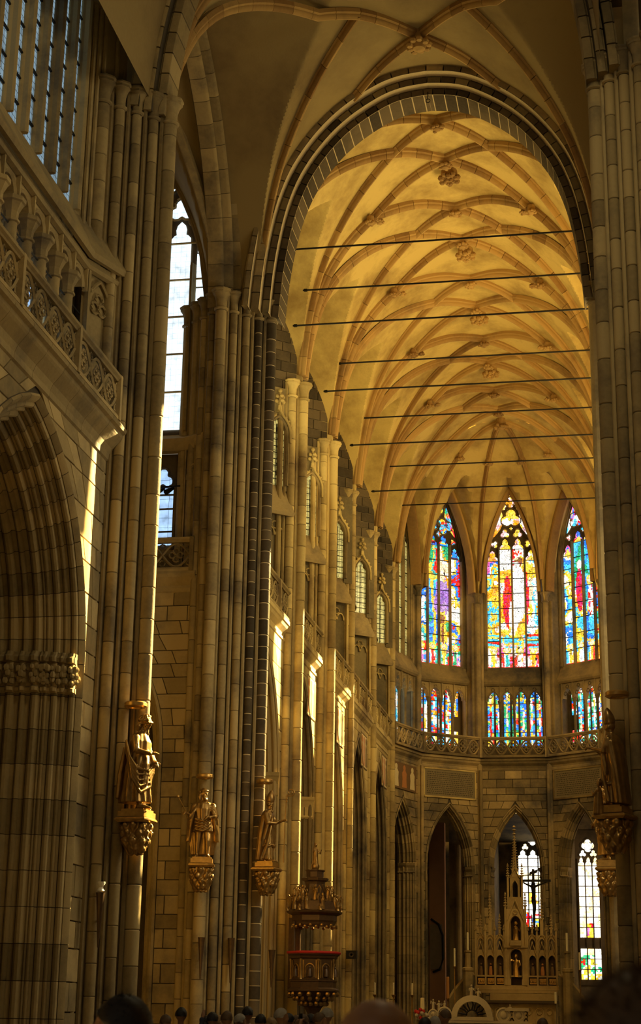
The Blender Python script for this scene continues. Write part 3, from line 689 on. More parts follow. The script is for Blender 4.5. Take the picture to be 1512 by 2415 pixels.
    mb = MB(); zt = 18.75                                # spandrels of the little triforium arches
    n = 8; u = (ye - ys_) / n
    for k in range(n): fill(mb, lambda s, z, d: ML(s, z, d), ys_ + u * k, ys_ + u * (k + 1), zt, 19.3, (ys_ + u * (k + .5), u * .36, .34, zt + .02, 0), -.48)
    for k in range(n): arch_sweep(mb, ML, ys_ + u * (k + .5), zt + .02, zt, u * .36, .34, [(.1, -.47), (.06, -.42), (.0, -.47), (0, -.8)], 6, False)
    for k in range(n + 1): mb.obox(ML, ys_ + u * k - .03, ys_ + u * k + .03, 18.7, 19.3, -.5, -.38)
    mb.build('triforium_arcade', NAVE, wall_n)
    for (sa, da), (sb, db) in ((poly[2], poly[3]), (poly[0], poly[1])):   # blind tracery panel of the canted end
        L = math.hypot(sb - sa, db - da); MC = lambda s, z, d, sa=sa, da=da, sb=sb, db=db, L=L: ML(sa + (sb - sa) * s / L + d * (-(db - da)) / L, z, da + (db - da) * s / L + d * (sb - sa) / L)
        mb = MB(); mb.add([MC(0, 15.5, -.12), MC(L, 15.5, -.12), MC(L, 19.6, -.12), MC(0, 19.6, -.12)], [(0, 1, 2, 3)])
        for a, b in ((.08, .16), (L - .16, L - .08)): mb.obox(MC, a, b, 15.5, 19.4, -.12, .03)
        mb.tube([MC(s, z, -.06) for s, z in arc_pts(L / 2, 18.45, L / 2 - .2, .75, 0, 8)], .05, 5, False)
        for q in range(3): a = PI / 2 + q * 2 * PI / 3; mb.tube([MC(L / 2 + .16 * math.cos(a) + .15 * math.cos(j * PI / 5), 18.55 + .16 * math.sin(a) + .15 * math.sin(j * PI / 5), -.07) for j in range(11)], .035, 4, False)
        mb.build('blind_tracery', NAVE, wall_n, True)
        mb = MB(); mb.add([MC(-.2, 19.6, -.35), MC(L + .3, 19.6, -.35), MC(L + .3, 34, -.35), MC(-.2, 34, -.35)], [(0, 1, 2, 3)])
        for x in (.1, .32, .55, L - .2): mb.lathe([(.06, 0), (.06, 12)], MC(x, 20.6, -.3), 6, cap=False)
        mb.build('jamb_wall', NAVE, wall_n)
    # clerestory window: deep mullions, saddle bars and quarry panes
    w = setting('window_1' if detail else 'window_2'); dg = -1.0
    for k in range(n + 1):
        big = k % 2 == 0; p = ys_ + u * k; hw = .12 if big else .09
        mb = MB(); P = [(p - hw, dg), (p - hw, dg + .08), (p - hw * .6, dg + .14), (p - hw * .6, dg + .26), (p - hw * .25, dg + .31), (p + hw * .25, dg + .31), (p + hw * .6, dg + .26), (p + hw * .6, dg + .14), (p + hw, dg + .08), (p + hw, dg)]
        mb.prism([ML(s, 20.95, d) for s, d in P], (0, 0, 7.3 if not big else 8.6)); mb.build('mullion', PIER, w)
    for k in range(n):
        for q in range(11 if detail else 4):
            h = 0.68 if detail else 1.87; pane_rect(w, ML, ys_ + u * k + .06, ys_ + u * (k + 1) - .06, 20.95 + q * h + .03, 20.95 + (q + 1) * h - .03, dg + .04, None, G_NAVE)
        hp = head_poly(ys_ + u * k + .07, ys_ + u * (k + 1) - .07, 28.45, .8); pane_poly(w, ML, hp, dg + .04, None, G_NAVE)
        mb = MB(); ring_bar(mb, ML, hp, dg + .1, .06, 1.12); mb.build('tracery', PIER, w, True)
    for k in range(n // 2):
        c = ys_ + u * (2 * k + 1); fp = foil(c, 29.7, .55, 4, 0); pane_poly(w, ML, fp, dg + .04, None, G_NAVE)
        mb = MB(); ring_bar(mb, ML, fp, dg + .1, .07, 1.1); mb.tube([ML(c + .75 * math.cos(j * PI / 8), 29.7 + .75 * math.sin(j * PI / 8), dg + .1) for j in range(17)], .07, 5, False); mb.build('tracery', PIER, w, True)
    mb = MB()
    for q in range(1, 12 if detail else 2): mb.obox(ML, ys_, ye, 20.95 + q * .68 - .02, 20.95 + q * .68 + .02, dg + .05, dg + .09)
    mb.build('saddle_bar', IRON, w)
    mb = MB(); mb.add([ML(y0, 20.9, dg), ML(y1, 20.9, dg), ML(y1, 34, dg), ML(y0, 34, dg)], [(0, 1, 2, 3)]); mb.build('tracery_ground', DARK, w)
nave_bay(26.6, 36.62, True); nave_bay(12.5, 24.6, False)
mb = MB(); mb.box(-8.2, -6.0, 24.4, 26.8, 0, 31); mb.box(-8.2, -6.2, -2, 12.5, 0, 31); mb.build('pier_mass', NAVE, wall_n); mb = MB()
for x, y, r in ((-5.75, 25.6, .2), (-5.95, 25.0, .14), (-5.95, 26.2, .14), (-6.02, 24.5, .1), (-6.02, 26.7, .1)): shaft(mb, (x, y), r, 0, 25); capital(mb, (x, y), r, 24.3, .7)
mb.build('pier_shaft', PIER, wall_n, True)
balustrade('pale stone gallery balustrade with wavy tracery on the near left nave wall', ML, 26.6, 36.1, [29.15, 32.85, 36.0], NAVE)
for k in range(7):                                       # triforium columns of the near bay
    y = 27.8 + .9525 * (k + 1); x, _, _ = ML(y, 0, -.55)
    t = thing('triforium_column', f'grey triforium column with octagonal capital, {ORD[6 - k]} from the crossing pier on the left wall', 'column', (x, y, 15.5), 'triforium columns on the left wall')
    mb = MB(); mb.lathe([(.24, 0), (.24, .3), (.17, .42), (.17, .5)], (x, y, 15.5), 8, PI / 8); mb.build('base', PIER, t)
    mb = MB(); mb.lathe([(.15, 0), (.15, 2.2)], (x, y, 16.0), 12, cap=False); mb.build('shaft', PIER, t, True)
    mb = MB(); mb.lathe([(.15, 0), (.2, .02), (.2, .07), (.155, .1), (.17, .25), (.27, .45), (.31, .48), (.31, .58), (.27, .6)], (x, y, 18.16), 8, PI / 8); mb.build('capital', PIER, t)
mb = MB(); mb.tube([(-6.95, 27.9, 18.12), (-6.95, 36.0, 18.12)], .022, 5); tag(mb.build('tie_bar', IRON), 'thin black iron bar running through the triforium columns of the left wall', 'bar')
w = setting('window_3')                                  # small daylit openings in the triforium back wall
for k in range(6):
    y = 28.6 + 1.2 * k; pane_rect(w, ML, y, y + .45, 16.4, 18.0, -1.12, None, G_BLUE)
    mb = MB(); mb.obox(ML, y - .06, y + .51, 18.0, 18.08, -1.14, -1.05); mb.obox(ML, y + .2, y + .25, 16.4, 18, -1.12, -1.08); mb.build('bar', PIER, w)

# ------------------------------------------------------------------ east wall of the north transept, seen between the two left piers
wall_t = setting('wall_transept'); MT = lambda s, z, d: (s + .17, 50.0 - d, 1.75 + (z - 1.75) * .988)
mb = MB(); fill(mb, MT, -13.8, -6.9, 0, 15.0, (-10.4, 1.25, 3.2, 9.9, .5), -.05); mb.build('mortar_bed', MORTAR, wall_t)
ashlar(wall_t, MT, -11.6, -7.0, 0, 15.0, NAVE, (-10.4, 1.25, 3.2, 9.9, .5), .5, .9, -.045, 0)
mb = MB(); arch_sweep(mb, MT, -10.4, 9.9, 0, 1.25, 3.2, [(.5, -.05), (.5, .05), (.42, .07)] + rolls(.42, 0, 0, -.7, 4, .07), 12); mb.build('arch_moulding', NAVE, wall_t, True)
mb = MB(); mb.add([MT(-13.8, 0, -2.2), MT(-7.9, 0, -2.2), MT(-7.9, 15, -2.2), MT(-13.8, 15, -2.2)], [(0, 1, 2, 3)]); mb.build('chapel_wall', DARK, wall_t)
mb = MB(); band(mb, MT, -13.8, -7.75, [(0, 14.9), (.04, 14.95), (.06, 15.05), (.03, 15.15), (.1, 15.25), (.22, 15.4), (.26, 15.5), (.22, 15.6), (-1, 15.6)]); mb.build('cornice', NAVE, wall_t)
balustrade('short pierced stone parapet below the small blue window in the north transept', MT, -13.6, -7.85, [-7.9, -9.9, -11.9], NAVE, 15.6, 16.75, .12, .8)
mb = MB()                                                # triforium wall with the small window, panelled reveal, sill
mb.add([MT(-13.8, 15.6, -.7), MT(-9.75, 15.6, -.7), MT(-9.75, 20.6, -.7), MT(-13.8, 20.6, -.7)], [(0, 1, 2, 3)])
mb.add([MT(-9.75, 15.6, -.75), MT(-8.75, 15.6, -.75), MT(-8.75, 16.7, -.75), MT(-9.75, 16.7, -.75)], [(0, 1, 2, 3)])
mb.add([MT(-8.75, 15.6, -.7), MT(-8.45, 15.6, -.45), MT(-8.45, 20.6, -.45), MT(-8.75, 20.6, -.7)], [(0, 1, 2, 3)])
mb.add([MT(-8.45, 15.6, -.45), MT(-7.65, 15.6, .05), MT(-7.65, 20.3, .05), MT(-8.45, 20.3, -.45)], [(0, 1, 2, 3)])
mb.build('triforium_wall', NAVE, wall_t)
mb = MB(); MB_ = lambda s, z, d: MT(-8.45 + .8 * s, z, -.45 + .5 * s + d)
for a in (.06, .9): mb.obox(MB_, a, a + .06, 15.7, 20.1, 0, .08)
mb.tube([MB_(.5 + .3 * math.cos(j * PI / 8), 18.9 + .5 * math.sin(j * PI / 8), .05) for j in range(9)], .05, 5, False)
for q in (-1, 1): mb.tube([MB_(.5 + q * .17 + .14 * math.cos(j * PI / 6), 19.3 + .14 * math.sin(j * PI / 6), .05) for j in range(13)], .035, 4, False)
mb.build('blind_tracery', NAVE, wall_t, True)
mb = MB()
for a, b, da, db in ((-13.8, -8.45, -.45, -.45), (-8.45, -7.45, -.45, .15)):
    mb.grid([[MT(a, 19.95, da - .1), MT(a, 20.0, da + .08), MT(a, 20.12, da + .14), MT(a, 20.25, da + .2), MT(a, 20.4, da + .2), MT(a, 20.78, da - .35)], [MT(b, 19.95, db - .1), MT(b, 20.0, db + .08), MT(b, 20.12, db + .14), MT(b, 20.25, db + .2), MT(b, 20.4, db + .2), MT(b, 20.78, db - .35)]])
mb.build('sill', NAVE, wall_t)
w = setting('window_4')                                  # the small triforium window, bluish glass
mb = MB(); mb.add([MT(-9.9, 16.6, -.74), MT(-8.6, 16.6, -.74), MT(-8.6, 20, -.74), MT(-9.9, 20, -.74)], [(0, 1, 2, 3)]); mb.build('frame', DARK, w)
for z0, z1 in ((16.75, 17.2), (17.24, 18.0), (18.04, 18.5), (18.54, 18.82)): pane_rect(w, MT, -9.62, -8.82, z0, z1, -.70, None, G_BLUE)
pane_poly(w, MT, foil(-9.22, 19.1, .33, 3), -.70, None, G_BLUE)
mb = MB()
for z in (17.22, 18.02, 18.52): mb.obox(MT, -9.65, -8.78, z - .025, z + .025, -.71, -.64)
for x0, x1 in ((-9.72, -9.62), (-8.82, -8.72)): mb.obox(MT, x0, x1, 16.6, 18.9, -.74, -.6)
ring_bar(mb, MT, foil(-9.22, 19.1, .33, 3), -.66, .05, 1.15); mb.build('tracery', DARK, w)
w = setting('window_5')                                  # great clear window of the transept
mb = MB(); mb.add([MT(-13.8, 20.5, -.62), MT(-7.0, 20.5, -.62), MT(-7.0, 34, -.62), MT(-13.8, 34, -.62)], [(0, 1, 2, 3)]); mb.build('tracery_ground', DARK, w)
lights = [(-8.33, -7.62), (-9.30, -8.56), (-10.27, -9.53), (-11.24, -10.50)]
for k, (a, b) in enumerate(lights):
    top = 27.85 if k in (1, 2) else 27.45; zs_ = [20.8 + (top - 20.8) * i / 5 for i in range(6)] if k in (1, 2) else [20.8 + (top - 20.8) * i / 5 for i in range(6)]
    for z0, z1 in zip(zs_, zs_[1:]): pane_rect(w, MT, a, b, z0 + .03, z1 - .03, -.58, None, G_WHITE)
    pane_poly(w, MT, head_poly(a + .02, b - .02, top + .02, .85), -.58, None, G_WHITE)
    pc = (a + b) / 2
for c, z, r, n_, a0 in ((-8.93, 29.15, .42, 3, PI / 2), (-9.9, 29.15, .42, 3, PI / 2), (-9.4, 30.3, .4, 4, 0), (-8.9, 30.05, .26, 3, .5), (-8.35, 28.75, .26, 3, PI / 2), (-8.5, 29.6, .24, 3, .9), (-9.2, 31.1, .36, 3, PI / 2), (-8.75, 30.75, .2, 3, 0), (-9.4, 32.0, .26, 3, PI / 2), (-10.4, 30.2, .3, 3, 0)):
    fp = foil(c, z, r, n_, a0); pane_poly(w, MT, fp, -.58, None, G_WHITE); mb = MB(); ring_bar(mb, MT, fp, -.52, .05, 1.13); mb.build('tracery', NAVE, w, True)
for k, x in enumerate((-7.54, -8.445, -9.415, -10.385, -11.3)):
    mb = MB(); P = [(x - .11, -.62), (x - .11, -.52), (x - .05, -.4), (x - .03, -.3), (x + .03, -.3), (x + .05, -.4), (x + .11, -.52), (x + .11, -.62)]; mb.prism([MT(s, 20.7, d) for s, d in P], (0, 0, 6.2)); mb.build('mullion', NAVE, w)
mb = MB(); mb.tube([MT(s, z, -.45) for s, z in arc_pts(-9.4, 25.8, 2.45, 7.2, 0, 14)], .08, 6, False); mb.tube([MT(s, z, -.4) for s, z in arc_pts(-9.4, 25.8, 2.65, 7.4, 0, 14)], .1, 6, False)
for z in [20.8 + 1.41 * i for i in range(1, 6)]: mb.obox(MT, -11.3, -7.6, z - .025, z + .025, -.58, -.52)
mb.build('tracery', NAVE, w, True)
mb = MB(); mb.add([MT(-7.62, 20.3, -.6), MT(-7.0, 20.3, .1), MT(-7.0, 34, .1), MT(-7.62, 34, -.6)], [(0, 1, 2, 3)])
mb.add([(-13.8, 37, 0), (-13.8, 52, 0), (-13.8, 52, 36), (-13.8, 37, 36)], [(0, 1, 2, 3)]); mb.add([(-6.4, 37.4, 0), (-14, 37.4, 0), (-14, 37.4, 36), (-6.4, 37.4, 36)], [(0, 1, 2, 3)])
mb.build('transept_side', NAVE, wall_t)

# ------------------------------------------------------------------ choir side walls
def choir_wall(sx):
    side = 'left' if sx < 0 else 'right'
    root = setting('wall_choir_' + side); M = lambda s, z, d: (sx * (6.2 - d), s, z)
    for i in range(5):
        y0, y1 = PIERY[i], PIERY[i + 1]; m = (y0 + y1) / 2; A = (m, 2.02, 4.1, 9.5, .5)
        if sx < 0:
            mb = MB(); fill(mb, M, y0, y1, 0, 14.9, A, -.05); mb.build('mortar_bed', MORTAR, root)
            ashlar(root, M, y0 + .3, y1 - .3, 9.4, 14.9, CHOIR, A, .62, 1.25, -.045, 0, .008, .006)
        else:
            mb = MB(); fill(mb, M, y0, y1, 0, 14.9, A, 0); mb.build('wall_face', CHOIR, root)
        mb = MB(); arch_sweep(mb, M, m, 9.5, 0, 2.02, 4.1, [(.5, -.05), (.5, .04), (.44, .06), (.38, 0)] + rolls(.38, 0, 0, -1.5, 7, .09), 14); mb.build('arch_moulding', PIER if i < 1 else APSE, root, True)
        if sx < 0 and i < 2:
            mb = MB()
            for e in (-1, 1):
                P = [(.40, .0), (.2, -.7), (0, -1.5)]
                for z, k in ((9.25, .02), (9.3, .08), (9.36, .02)): pass
                mb.grid([[M(m + e * (2.02 + o - k), z, d + k * .5) for o, d in P] for z, k in ((9.05, .03), (9.12, .08), (9.2, .04), (9.5, .05), (9.72, .12), (9.78, .16), (9.9, .16), (9.9, 0))])
            mb.build('jamb_capital', CHOIR, root)
        mb = MB(); band(mb, M, y0, y1, [(0, 14.72), (.04, 14.76), (.04, 14.86), (.0, 14.9), (.02, 15.0), (.16, 15.16), (.2, 15.26), (.24, 15.3), (.24, 15.45), (.2, 15.5), (-1.3, 15.5)]); mb.build('cornice', CHOIR, root)
        # triforium back wall, clerestory wall with sloping sill and the canted end that faces the nave
        MU = lambda s, z, d: (sx * (6.9 - d), s, z)
        mb = MB()
        if sx < 0: mb.add([MU(y0, 15.5, -.5), MU(y1, 15.5, -.5), MU(y1, 20, -.5), MU(y0, 20, -.5)], [(0, 1, 2, 3)])
        else:
            for e0, e1, f0, f1 in ((y0, y1, 15.5, 16.1), (y0, y0 + .9, 16, 20.6), (y1 - .9, y1, 16, 20.6)): mb.add([MU(e0, f0, -.5), MU(e1, f0, -.5), MU(e1, f1, -.5), MU(e0, f1, -.5)], [(0, 1, 2, 3)])
        mb.build('triforium_wall', APSE, root)
        n = 5; a, b = (y0 + 1.6, y1 - 1.6) if sx < 0 else (y0 + .9, y1 - .9); u = (b - a) / n; mb = MB()  # unseen right-hand openings shaped wider and without sill so the sun passes
        for k in range(n):
            if sx < 0: fill(mb, MU, a + u * k, a + u * (k + 1), 18.6, 19.5, (a + u * (k + .5), u * .36, .4, 18.8, 0), -.05)
            mb.lathe([(.09, 0), (.09, 2.9), (.16, 3.1)], MU(a + u * k, 15.5, -.1), 8, cap=False)
        mb.build('triforium_arcade', CHOIR, root)
        w = setting('window_%d' % ((6 if sx < 0 else 20) + i))
        zg = 20.6 if sx < 0 else 29.3
        mb = MB(); mb.add([MU(y0 - .2, zg, -.25), MU(y1 + .2, zg, -.25), MU(y1 + .2, 33, -.25), MU(y0 - .2, 33, -.25)], [(0, 1, 2, 3)])
        for e0, e1 in ((y0 - .2, a), (b, y1 + .2)): mb.add([MU(e0, 20, -.25), MU(e1, 20, -.25), MU(e1, 33, -.25), MU(e0, 33, -.25)], [(0, 1, 2, 3)])
        mb.build('tracery_ground', DARK if sx < 0 else APSE, w)
        for k in (range(5) if sx < 0 else (0, 4/3, 8/3, 4)):
            mb = MB(); mw, md = (.06, .05) if sx < 0 else (.035, -.17); mb.obox(MU, a + (b - a) * k / 4 - mw, a + (b - a) * k / 4 + mw, 20.6, 29, -.25, md); mb.build('mullion', CHOIR, w)
        for k in range(4):
            if sx > 0: pane_rect(w, MU, a + (b - a) * k / 4 + .03, a + (b - a) * (k + 1) / 4 - .03, 16.1, 20.6, -.26, None, G_SOUTH)
            for q in range(3): pane_rect(w, MU, a + (b - a) * k / 4 + .07, a + (b - a) * (k + 1) / 4 - .07, 20.7 + 2.3 * q, 22.95 + 2.3 * q, -.2, None, G_YEL if sx < 0 else G_SOUTH)
            pane_poly(w, MU, head_poly(a + (b - a) * k / 4 + .07, a + (b - a) * (k + 1) / 4 - .07, 27.6, 1.0), -.2, None, G_YEL if sx < 0 else G_SOUTH)
        mb = MB(); P = [(y0 + .55, .85), (y0 + 1.3, 0), (y1 - 1.3, 0), (y1 - .55, .85)]
        for (sa, da), (sb, db) in zip(P, P[1:]):
            mb.grid([[MU(s, 19.5, d + .0), MU(s, 19.5, d + .14), MU(s, 19.62, d + .18), MU(s, 20.7, d - .3), MU(s, 20.75, d - .6)] for s, d in ((sa, da), (sb, db))])
        if sx < 0: mb.build('sloping_sill', PIER, root)
        # canted panel next to the eastern pier: blind panel, little window, ogee hood with finial
        (sa, da), (sb, db) = P[2], P[3]; L = math.hypot(sb - sa, db - da)
        MC = lambda s, z, d, sa=sa, da=da, sb=sb, db=db, L=L: MU(sa + (sb - sa) * s / L - d * (db - da) / L, z, da + (db - da) * s / L + d * (sb - sa) / L)
        c = L / 2 + .0; hw = .34; zb_, zs_ = 20.7, 22.75
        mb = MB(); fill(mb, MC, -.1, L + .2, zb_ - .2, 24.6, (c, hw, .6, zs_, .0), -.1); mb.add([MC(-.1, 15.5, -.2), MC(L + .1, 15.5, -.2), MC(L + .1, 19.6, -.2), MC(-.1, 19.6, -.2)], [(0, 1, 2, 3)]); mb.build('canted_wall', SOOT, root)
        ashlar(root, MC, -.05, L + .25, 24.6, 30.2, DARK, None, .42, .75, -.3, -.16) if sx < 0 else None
        mb = MB(); mb.add([MC(-.3, 24.5, -.22), MC(L + .3, 24.5, -.22), MC(L + .3, 31, -.22), MC(-.3, 31, -.22)], [(0, 1, 2, 3)]); mb.build('mortar_bed', PALE, root)
        mb = MB(); arch_sweep(mb, MC, c, zs_, zb_, hw, .6, [(.12, -.12), (.12, -.03), (.06, .02), (0, -.04), (0, -.22)], 8); mb.build('window_frame', PIER, root, True)
        w2 = setting('window_%d' % ((30 if sx < 0 else 40) + i))
        for q in range(4): pane_rect(w2, MC, c - hw + .02, c + hw - .02, zb_ + q * .52 + .015, zb_ + (q + 1) * .52 - .015, -.2, None, G_YEL)
        pane_poly(w2, MC, head_poly(c - hw + .02, c + hw - .02, zs_ + .05, .52), -.2, None, G_YEL)
        mb = MB()
        for q in range(1, 8): mb.obox(MC, c - hw, c + hw, zb_ + q * .26 - .012, zb_ + q * .26 + .012, -.2, -.17)
        mb.obox(MC, c - .012, c + .012, zb_, zs_ + .4, -.2, -.17); mb.build('saddle_bar', IRON, w2)
        if sx < 0:
            t = thing('ogee_hood', f'ogee hood with leafy finial over the small canted window beside the {ORD[i]} left choir pier', 'hood', MC(c, zs_, 0))
            mb = MB(); H = arc_pts(c, zs_, hw, .6, .15, 10)[:11][::1]; pts = [(hw + .15, zs_ - .35)] + [(abs(x - c), z) for x, z in H] 
            pts = [p for p in pts if p[0] > .09] + [(.05, pts[-1][1] + .1), (.03, pts[-1][1] + .3)]
            for e in (-1, 1): mb.tube([MC(c + e * x, z, .02) for x, z in pts], .05, 6)
            for e in (-1, 1):
                for k in (4, 6, 8): mb.ball(MC(c + e * (pts[min(k, len(pts) - 3)][0] + .05), pts[min(k, len(pts) - 3)][1] + .05, .02), .05, 6, 4)
            mb.build('hood_mould', CHOIR, t, True)
            mb = MB(); z = pts[-1][1]; mb.tube([MC(c, z - .1, .02), MC(c, z + .55, .02)], [.05, .035], 6)
            for zz, r in ((.16, .15), (.36, .12)):
                for k in range(4): a_ = PI / 2 * k; mb.ball(MC(c + r * math.cos(a_), z + zz, .02 + r * math.sin(a_)), .085, 6, 4)
            mb.ball(MC(c, z + .6, .02), .085, 8, 5); mb.build('finial', CHOIR, t, True)
            mb = MB(); 
            for q in (-1, 1):
                mb.tube([MC(c + q * .2 + .18 * math.cos(j * PI / 8), 18.75 + .3 * math.sin(j * PI / 8), -.14) for j in range(9)], .035, 5, False)
            mb.tube([MC(c + .14 * math.cos(j * PI / 6), 19.15 + .14 * math.sin(j * PI / 6), -.14) for j in range(13)], .03, 4, False)
            for x in (.06, L - .04): mb.obox(MC, x - .04, x + .04, 15.5, 19.5, -.2, -.06)
            mb.build('blind_tracery', CHOIR, root, True)
    pp = [PIERY[0] + 1.0] + [y for k in range(1, 5) for y in (PIERY[k] - 2.3, PIERY[k] + 2.0)] + [PIERY[5] - 2.2]
    balustrade(f'long gallery balustrade of pierced tracery running down the {side} side of the choir', M, PIERY[0] + .4, 85.35, pp, CHOIR, d=.12, unit=.82)
choir_wall(-1); choir_wall(1)
# faded wall paintings above the choir arches: rows of standing figures on a pale ground
OCHRE = plain('fresco_ochre', (0.42, 0.17, 0.05), .9, noise=.3); ROSE = plain('fresco_rose', (0.48, 0.20, 0.11), .9, noise=.3); LIME = plain('fresco_pale', (0.62, 0.50, 0.27), .9, noise=.15); UMBER = plain('fresco_umber', (0.16, 0.09, 0.035), .9, noise=.3)
def fresco(label, M, s0, s1, z0, z1, n, d, ground=LIME, cols=(OCHRE, ROSE, UMBER)):
    t = thing('wall_painting', label, 'painting', M((s0 + s1) / 2, z0, d)); mb = MB(); mb.obox(M, s0, s1, z0, z1, d - .015, d); mb.build('ground', ground, t)
    mb = MB(); w = .05
    for a, b, c, e in ((s0, s1, z0, z0 + w), (s0, s1, z1 - w, z1), (s0, s0 + w, z0, z1), (s1 - w, s1, z0, z1)): mb.obox(M, a, b, c, e, d, d + .006)
    mb.build('painted_border', UMBER, t); u = (s1 - s0) / n; h = z1 - z0
    for k in range(n):
        c = s0 + u * (k + .5); q = cols[k % len(cols)]; mb = MB(); r = .30 * u
        pl = [(c - r, z0 + .08 * h), (c + r, z0 + .08 * h), (c + r * .8, z0 + .4 * h), (c + r * .95, z0 + .62 * h), (c + r * .4, z0 + .74 * h), (c - r * .4, z0 + .74 * h), (c - r * .95, z0 + .62 * h), (c - r * .8, z0 + .4 * h)]
        mb.prism([M(s, z, d + .001) for s, z in pl], Vector(M(0, 0, .006)) - Vector(M(0, 0, 0)))
        mb.prism([M(c + .11 * h * math.cos(j * PI / 6), z0 + .82 * h + .11 * h * math.sin(j * PI / 6), d + .001) for j in range(12)], Vector(M(0, 0, .007)) - Vector(M(0, 0, 0))); mb.build('painted_figure', q, t)
for i in range(1, 5):
    m = (PIERY[i] + PIERY[i + 1]) / 2; Mc = lambda s, z, d: (-6.2 + d, s, z)
    fresco(f'faded wall painting of standing figures above the {ORD[i]} left choir arch', Mc, m + .7, m + 2.5, 12.9, 14.5, 3, .03)

# ------------------------------------------------------------------ right side of nave and south transept (seen edge-on from here)
wall_r = setting('wall_right'); MR = lambda s, z, d: (6.9 - d, s, z); mb = MB()
fill(mb, MR, -6, 12, 0, 34); fill(mb, MR, 12, 24, 0, 15.5, (18, 3.0, 4.2, 9.3, 0)); fill(mb, MR, 12, 24, 15.5, 34); fill(mb, MR, 24, 37, 0, 34)
mb.add([(9.5, 37, 0), (9.5, 51.5, 0), (9.5, 51.5, 36), (9.5, 37, 36)], [(0, 1, 2, 3)]); mb.add([(6.5, 37.2, 0), (9.5, 37.2, 0), (9.5, 37.2, 36), (6.5, 37.2, 36)], [(0, 1, 2, 3)]); mb.add([(6.9, 51, 15), (9.5, 51, 15), (9.5, 51, 36), (6.9, 51, 36)], [(0, 1, 2, 3)]); mb.add([(6.9, 51, 0), (12.6, 51, 0), (12.6, 51, 15.6), (6.9, 51, 15.6)], [(0, 1, 2, 3)])  # unseen wall across the south transept, added to keep the sky out
mb.build('wall_face', NAVE, wall_r)

# ------------------------------------------------------------------ stained-glass designs: colour of a small piece of glass at (s, z)
_nz = {}
def vnoise(x, y, seed=0):
    def h(i, j):
        k = (i, j, seed)
        if k not in _nz: _nz[k] = random.Random(i * 7349 + j * 9151 + seed * 131).random()
        return _nz[k]
    i, j = math.floor(x), math.floor(y); a, b = x - i, y - j; a = a * a * (3 - 2 * a); b = b * b * (3 - 2 * b)
    return (h(i, j) * (1 - a) + h(i + 1, j) * a) * (1 - b) + (h(i, j + 1) * (1 - a) + h(i + 1, j + 1) * a) * b
YE = (1.0, 0.62, 0.06); GO = (1.0, 0.36, 0.02); RE = (0.95, 0.03, 0.02); CR = (0.75, 0.02, 0.12); BL = (0.03, 0.22, 0.95); SK = (0.08, 0.62, 1.0); WH = (1.1, 1.05, 0.9)
GR = (0.03, 0.42, 0.16); TE = (0.05, 0.55, 0.50); PU = (0.34, 0.16, 0.55); MG = (0.9, 0.15, 0.45); DK = (0.04, 0.02, 0.03); FL = (1.0, 0.74, 0.42); BR = (0.28, 0.10, 0.03); PI_ = (1.0, 0.5, 0.5)
def ell(s, z, cs, cz, rs, rz): return ((s - cs) / rs) ** 2 + ((z - cz) / rz) ** 2 < 1
def pick(s, z, pal, f=2.2, seed=1):
    v = vnoise(s * f * .8, z * f * .55, seed) * 0.9 + R.random() * 0.1; v = min(.999, max(0, (v - .5) * 1.35 + .5)); return pal[min(len(pal) - 1, int(v * len(pal)))]
def saints(s, z, z0, cs, bg, robes, seed):
    c = min(cs, key=lambda q: abs(q - s)); k = cs.index(c)
    if ell(s, z, c, z0 + .98, .13, .15): return FL
    if ell(s, z, c, z0 + .98, .22, .24): return YE
    if abs(s - c) < .19 - .04 * (z - z0) and z < z0 + .85: return robes[k % len(robes)] if abs(s - c) < .1 else pick(s, z, [robes[(k + 1) % len(robes)], WH, robes[k % len(robes)]], 6, seed)
    return pick(s, z, bg, 3, seed)
LC = [-1.12, -.37, .37, 1.12]
def col_c(s, z):
    if z < 20.85: return jit(RE)
    if z < 22.0: return jit(saints(s, z, 20.85, LC, [MG, RE, PI_, WH], [YE, TE, WH, GO], 3), .2)
    if z < 22.75: return jit([SK, YE, SK, RE][int((z * 7 + .6 * s) % 4)] if abs(s) > .7 else pick(s, z, [SK, YE, PI_, SK, WH], 3, 4), .2)
    q = s - .12                                           # the white figure with a red mantle
    if ell(s, z, .36, 27.05, .26, .36): return jit(pick(s, z, [WH, FL, BR, WH], 5, 5))
    if ell(q, z, .25, 25.9, .36, .95) or ell(q, z, .3, 24.7, .3, 1.2): return jit(WH, .06)
    if ell(q, z, -.16 + (z - 23.4) * .12, 24.2, .25, 1.05) or (22.6 < z < 23.9 and abs(q - .12 + (23.6 - z) * .35) < .16): return jit(WH, .08)
    if ell(q, z, -.40, 24.7, .24, 1.6) or ell(q, z, .66, 24.9, .16, 1.7): return jit(RE if R.random() < .75 else CR, .2)
    if ell(s, z, 1.05, 25.3 - .0, .12, .8) and s > .85: return jit(FL, .1)
    if -.68 < s < -.05 and z > 26.6: return jit(WH, .08)
    if abs(s) < .7: return jit(pick(s, z, [YE, GO, YE, WH, RE], 2.5, 6), .2)
    if s < 0: return jit(pick(s, z, [YE, SK, YE, GO, WH, BL, MG], 2.6, 7), .2)
    return jit(pick(s, z, [GO, YE, YE, WH, SK, GO], 2.4, 8), .2)
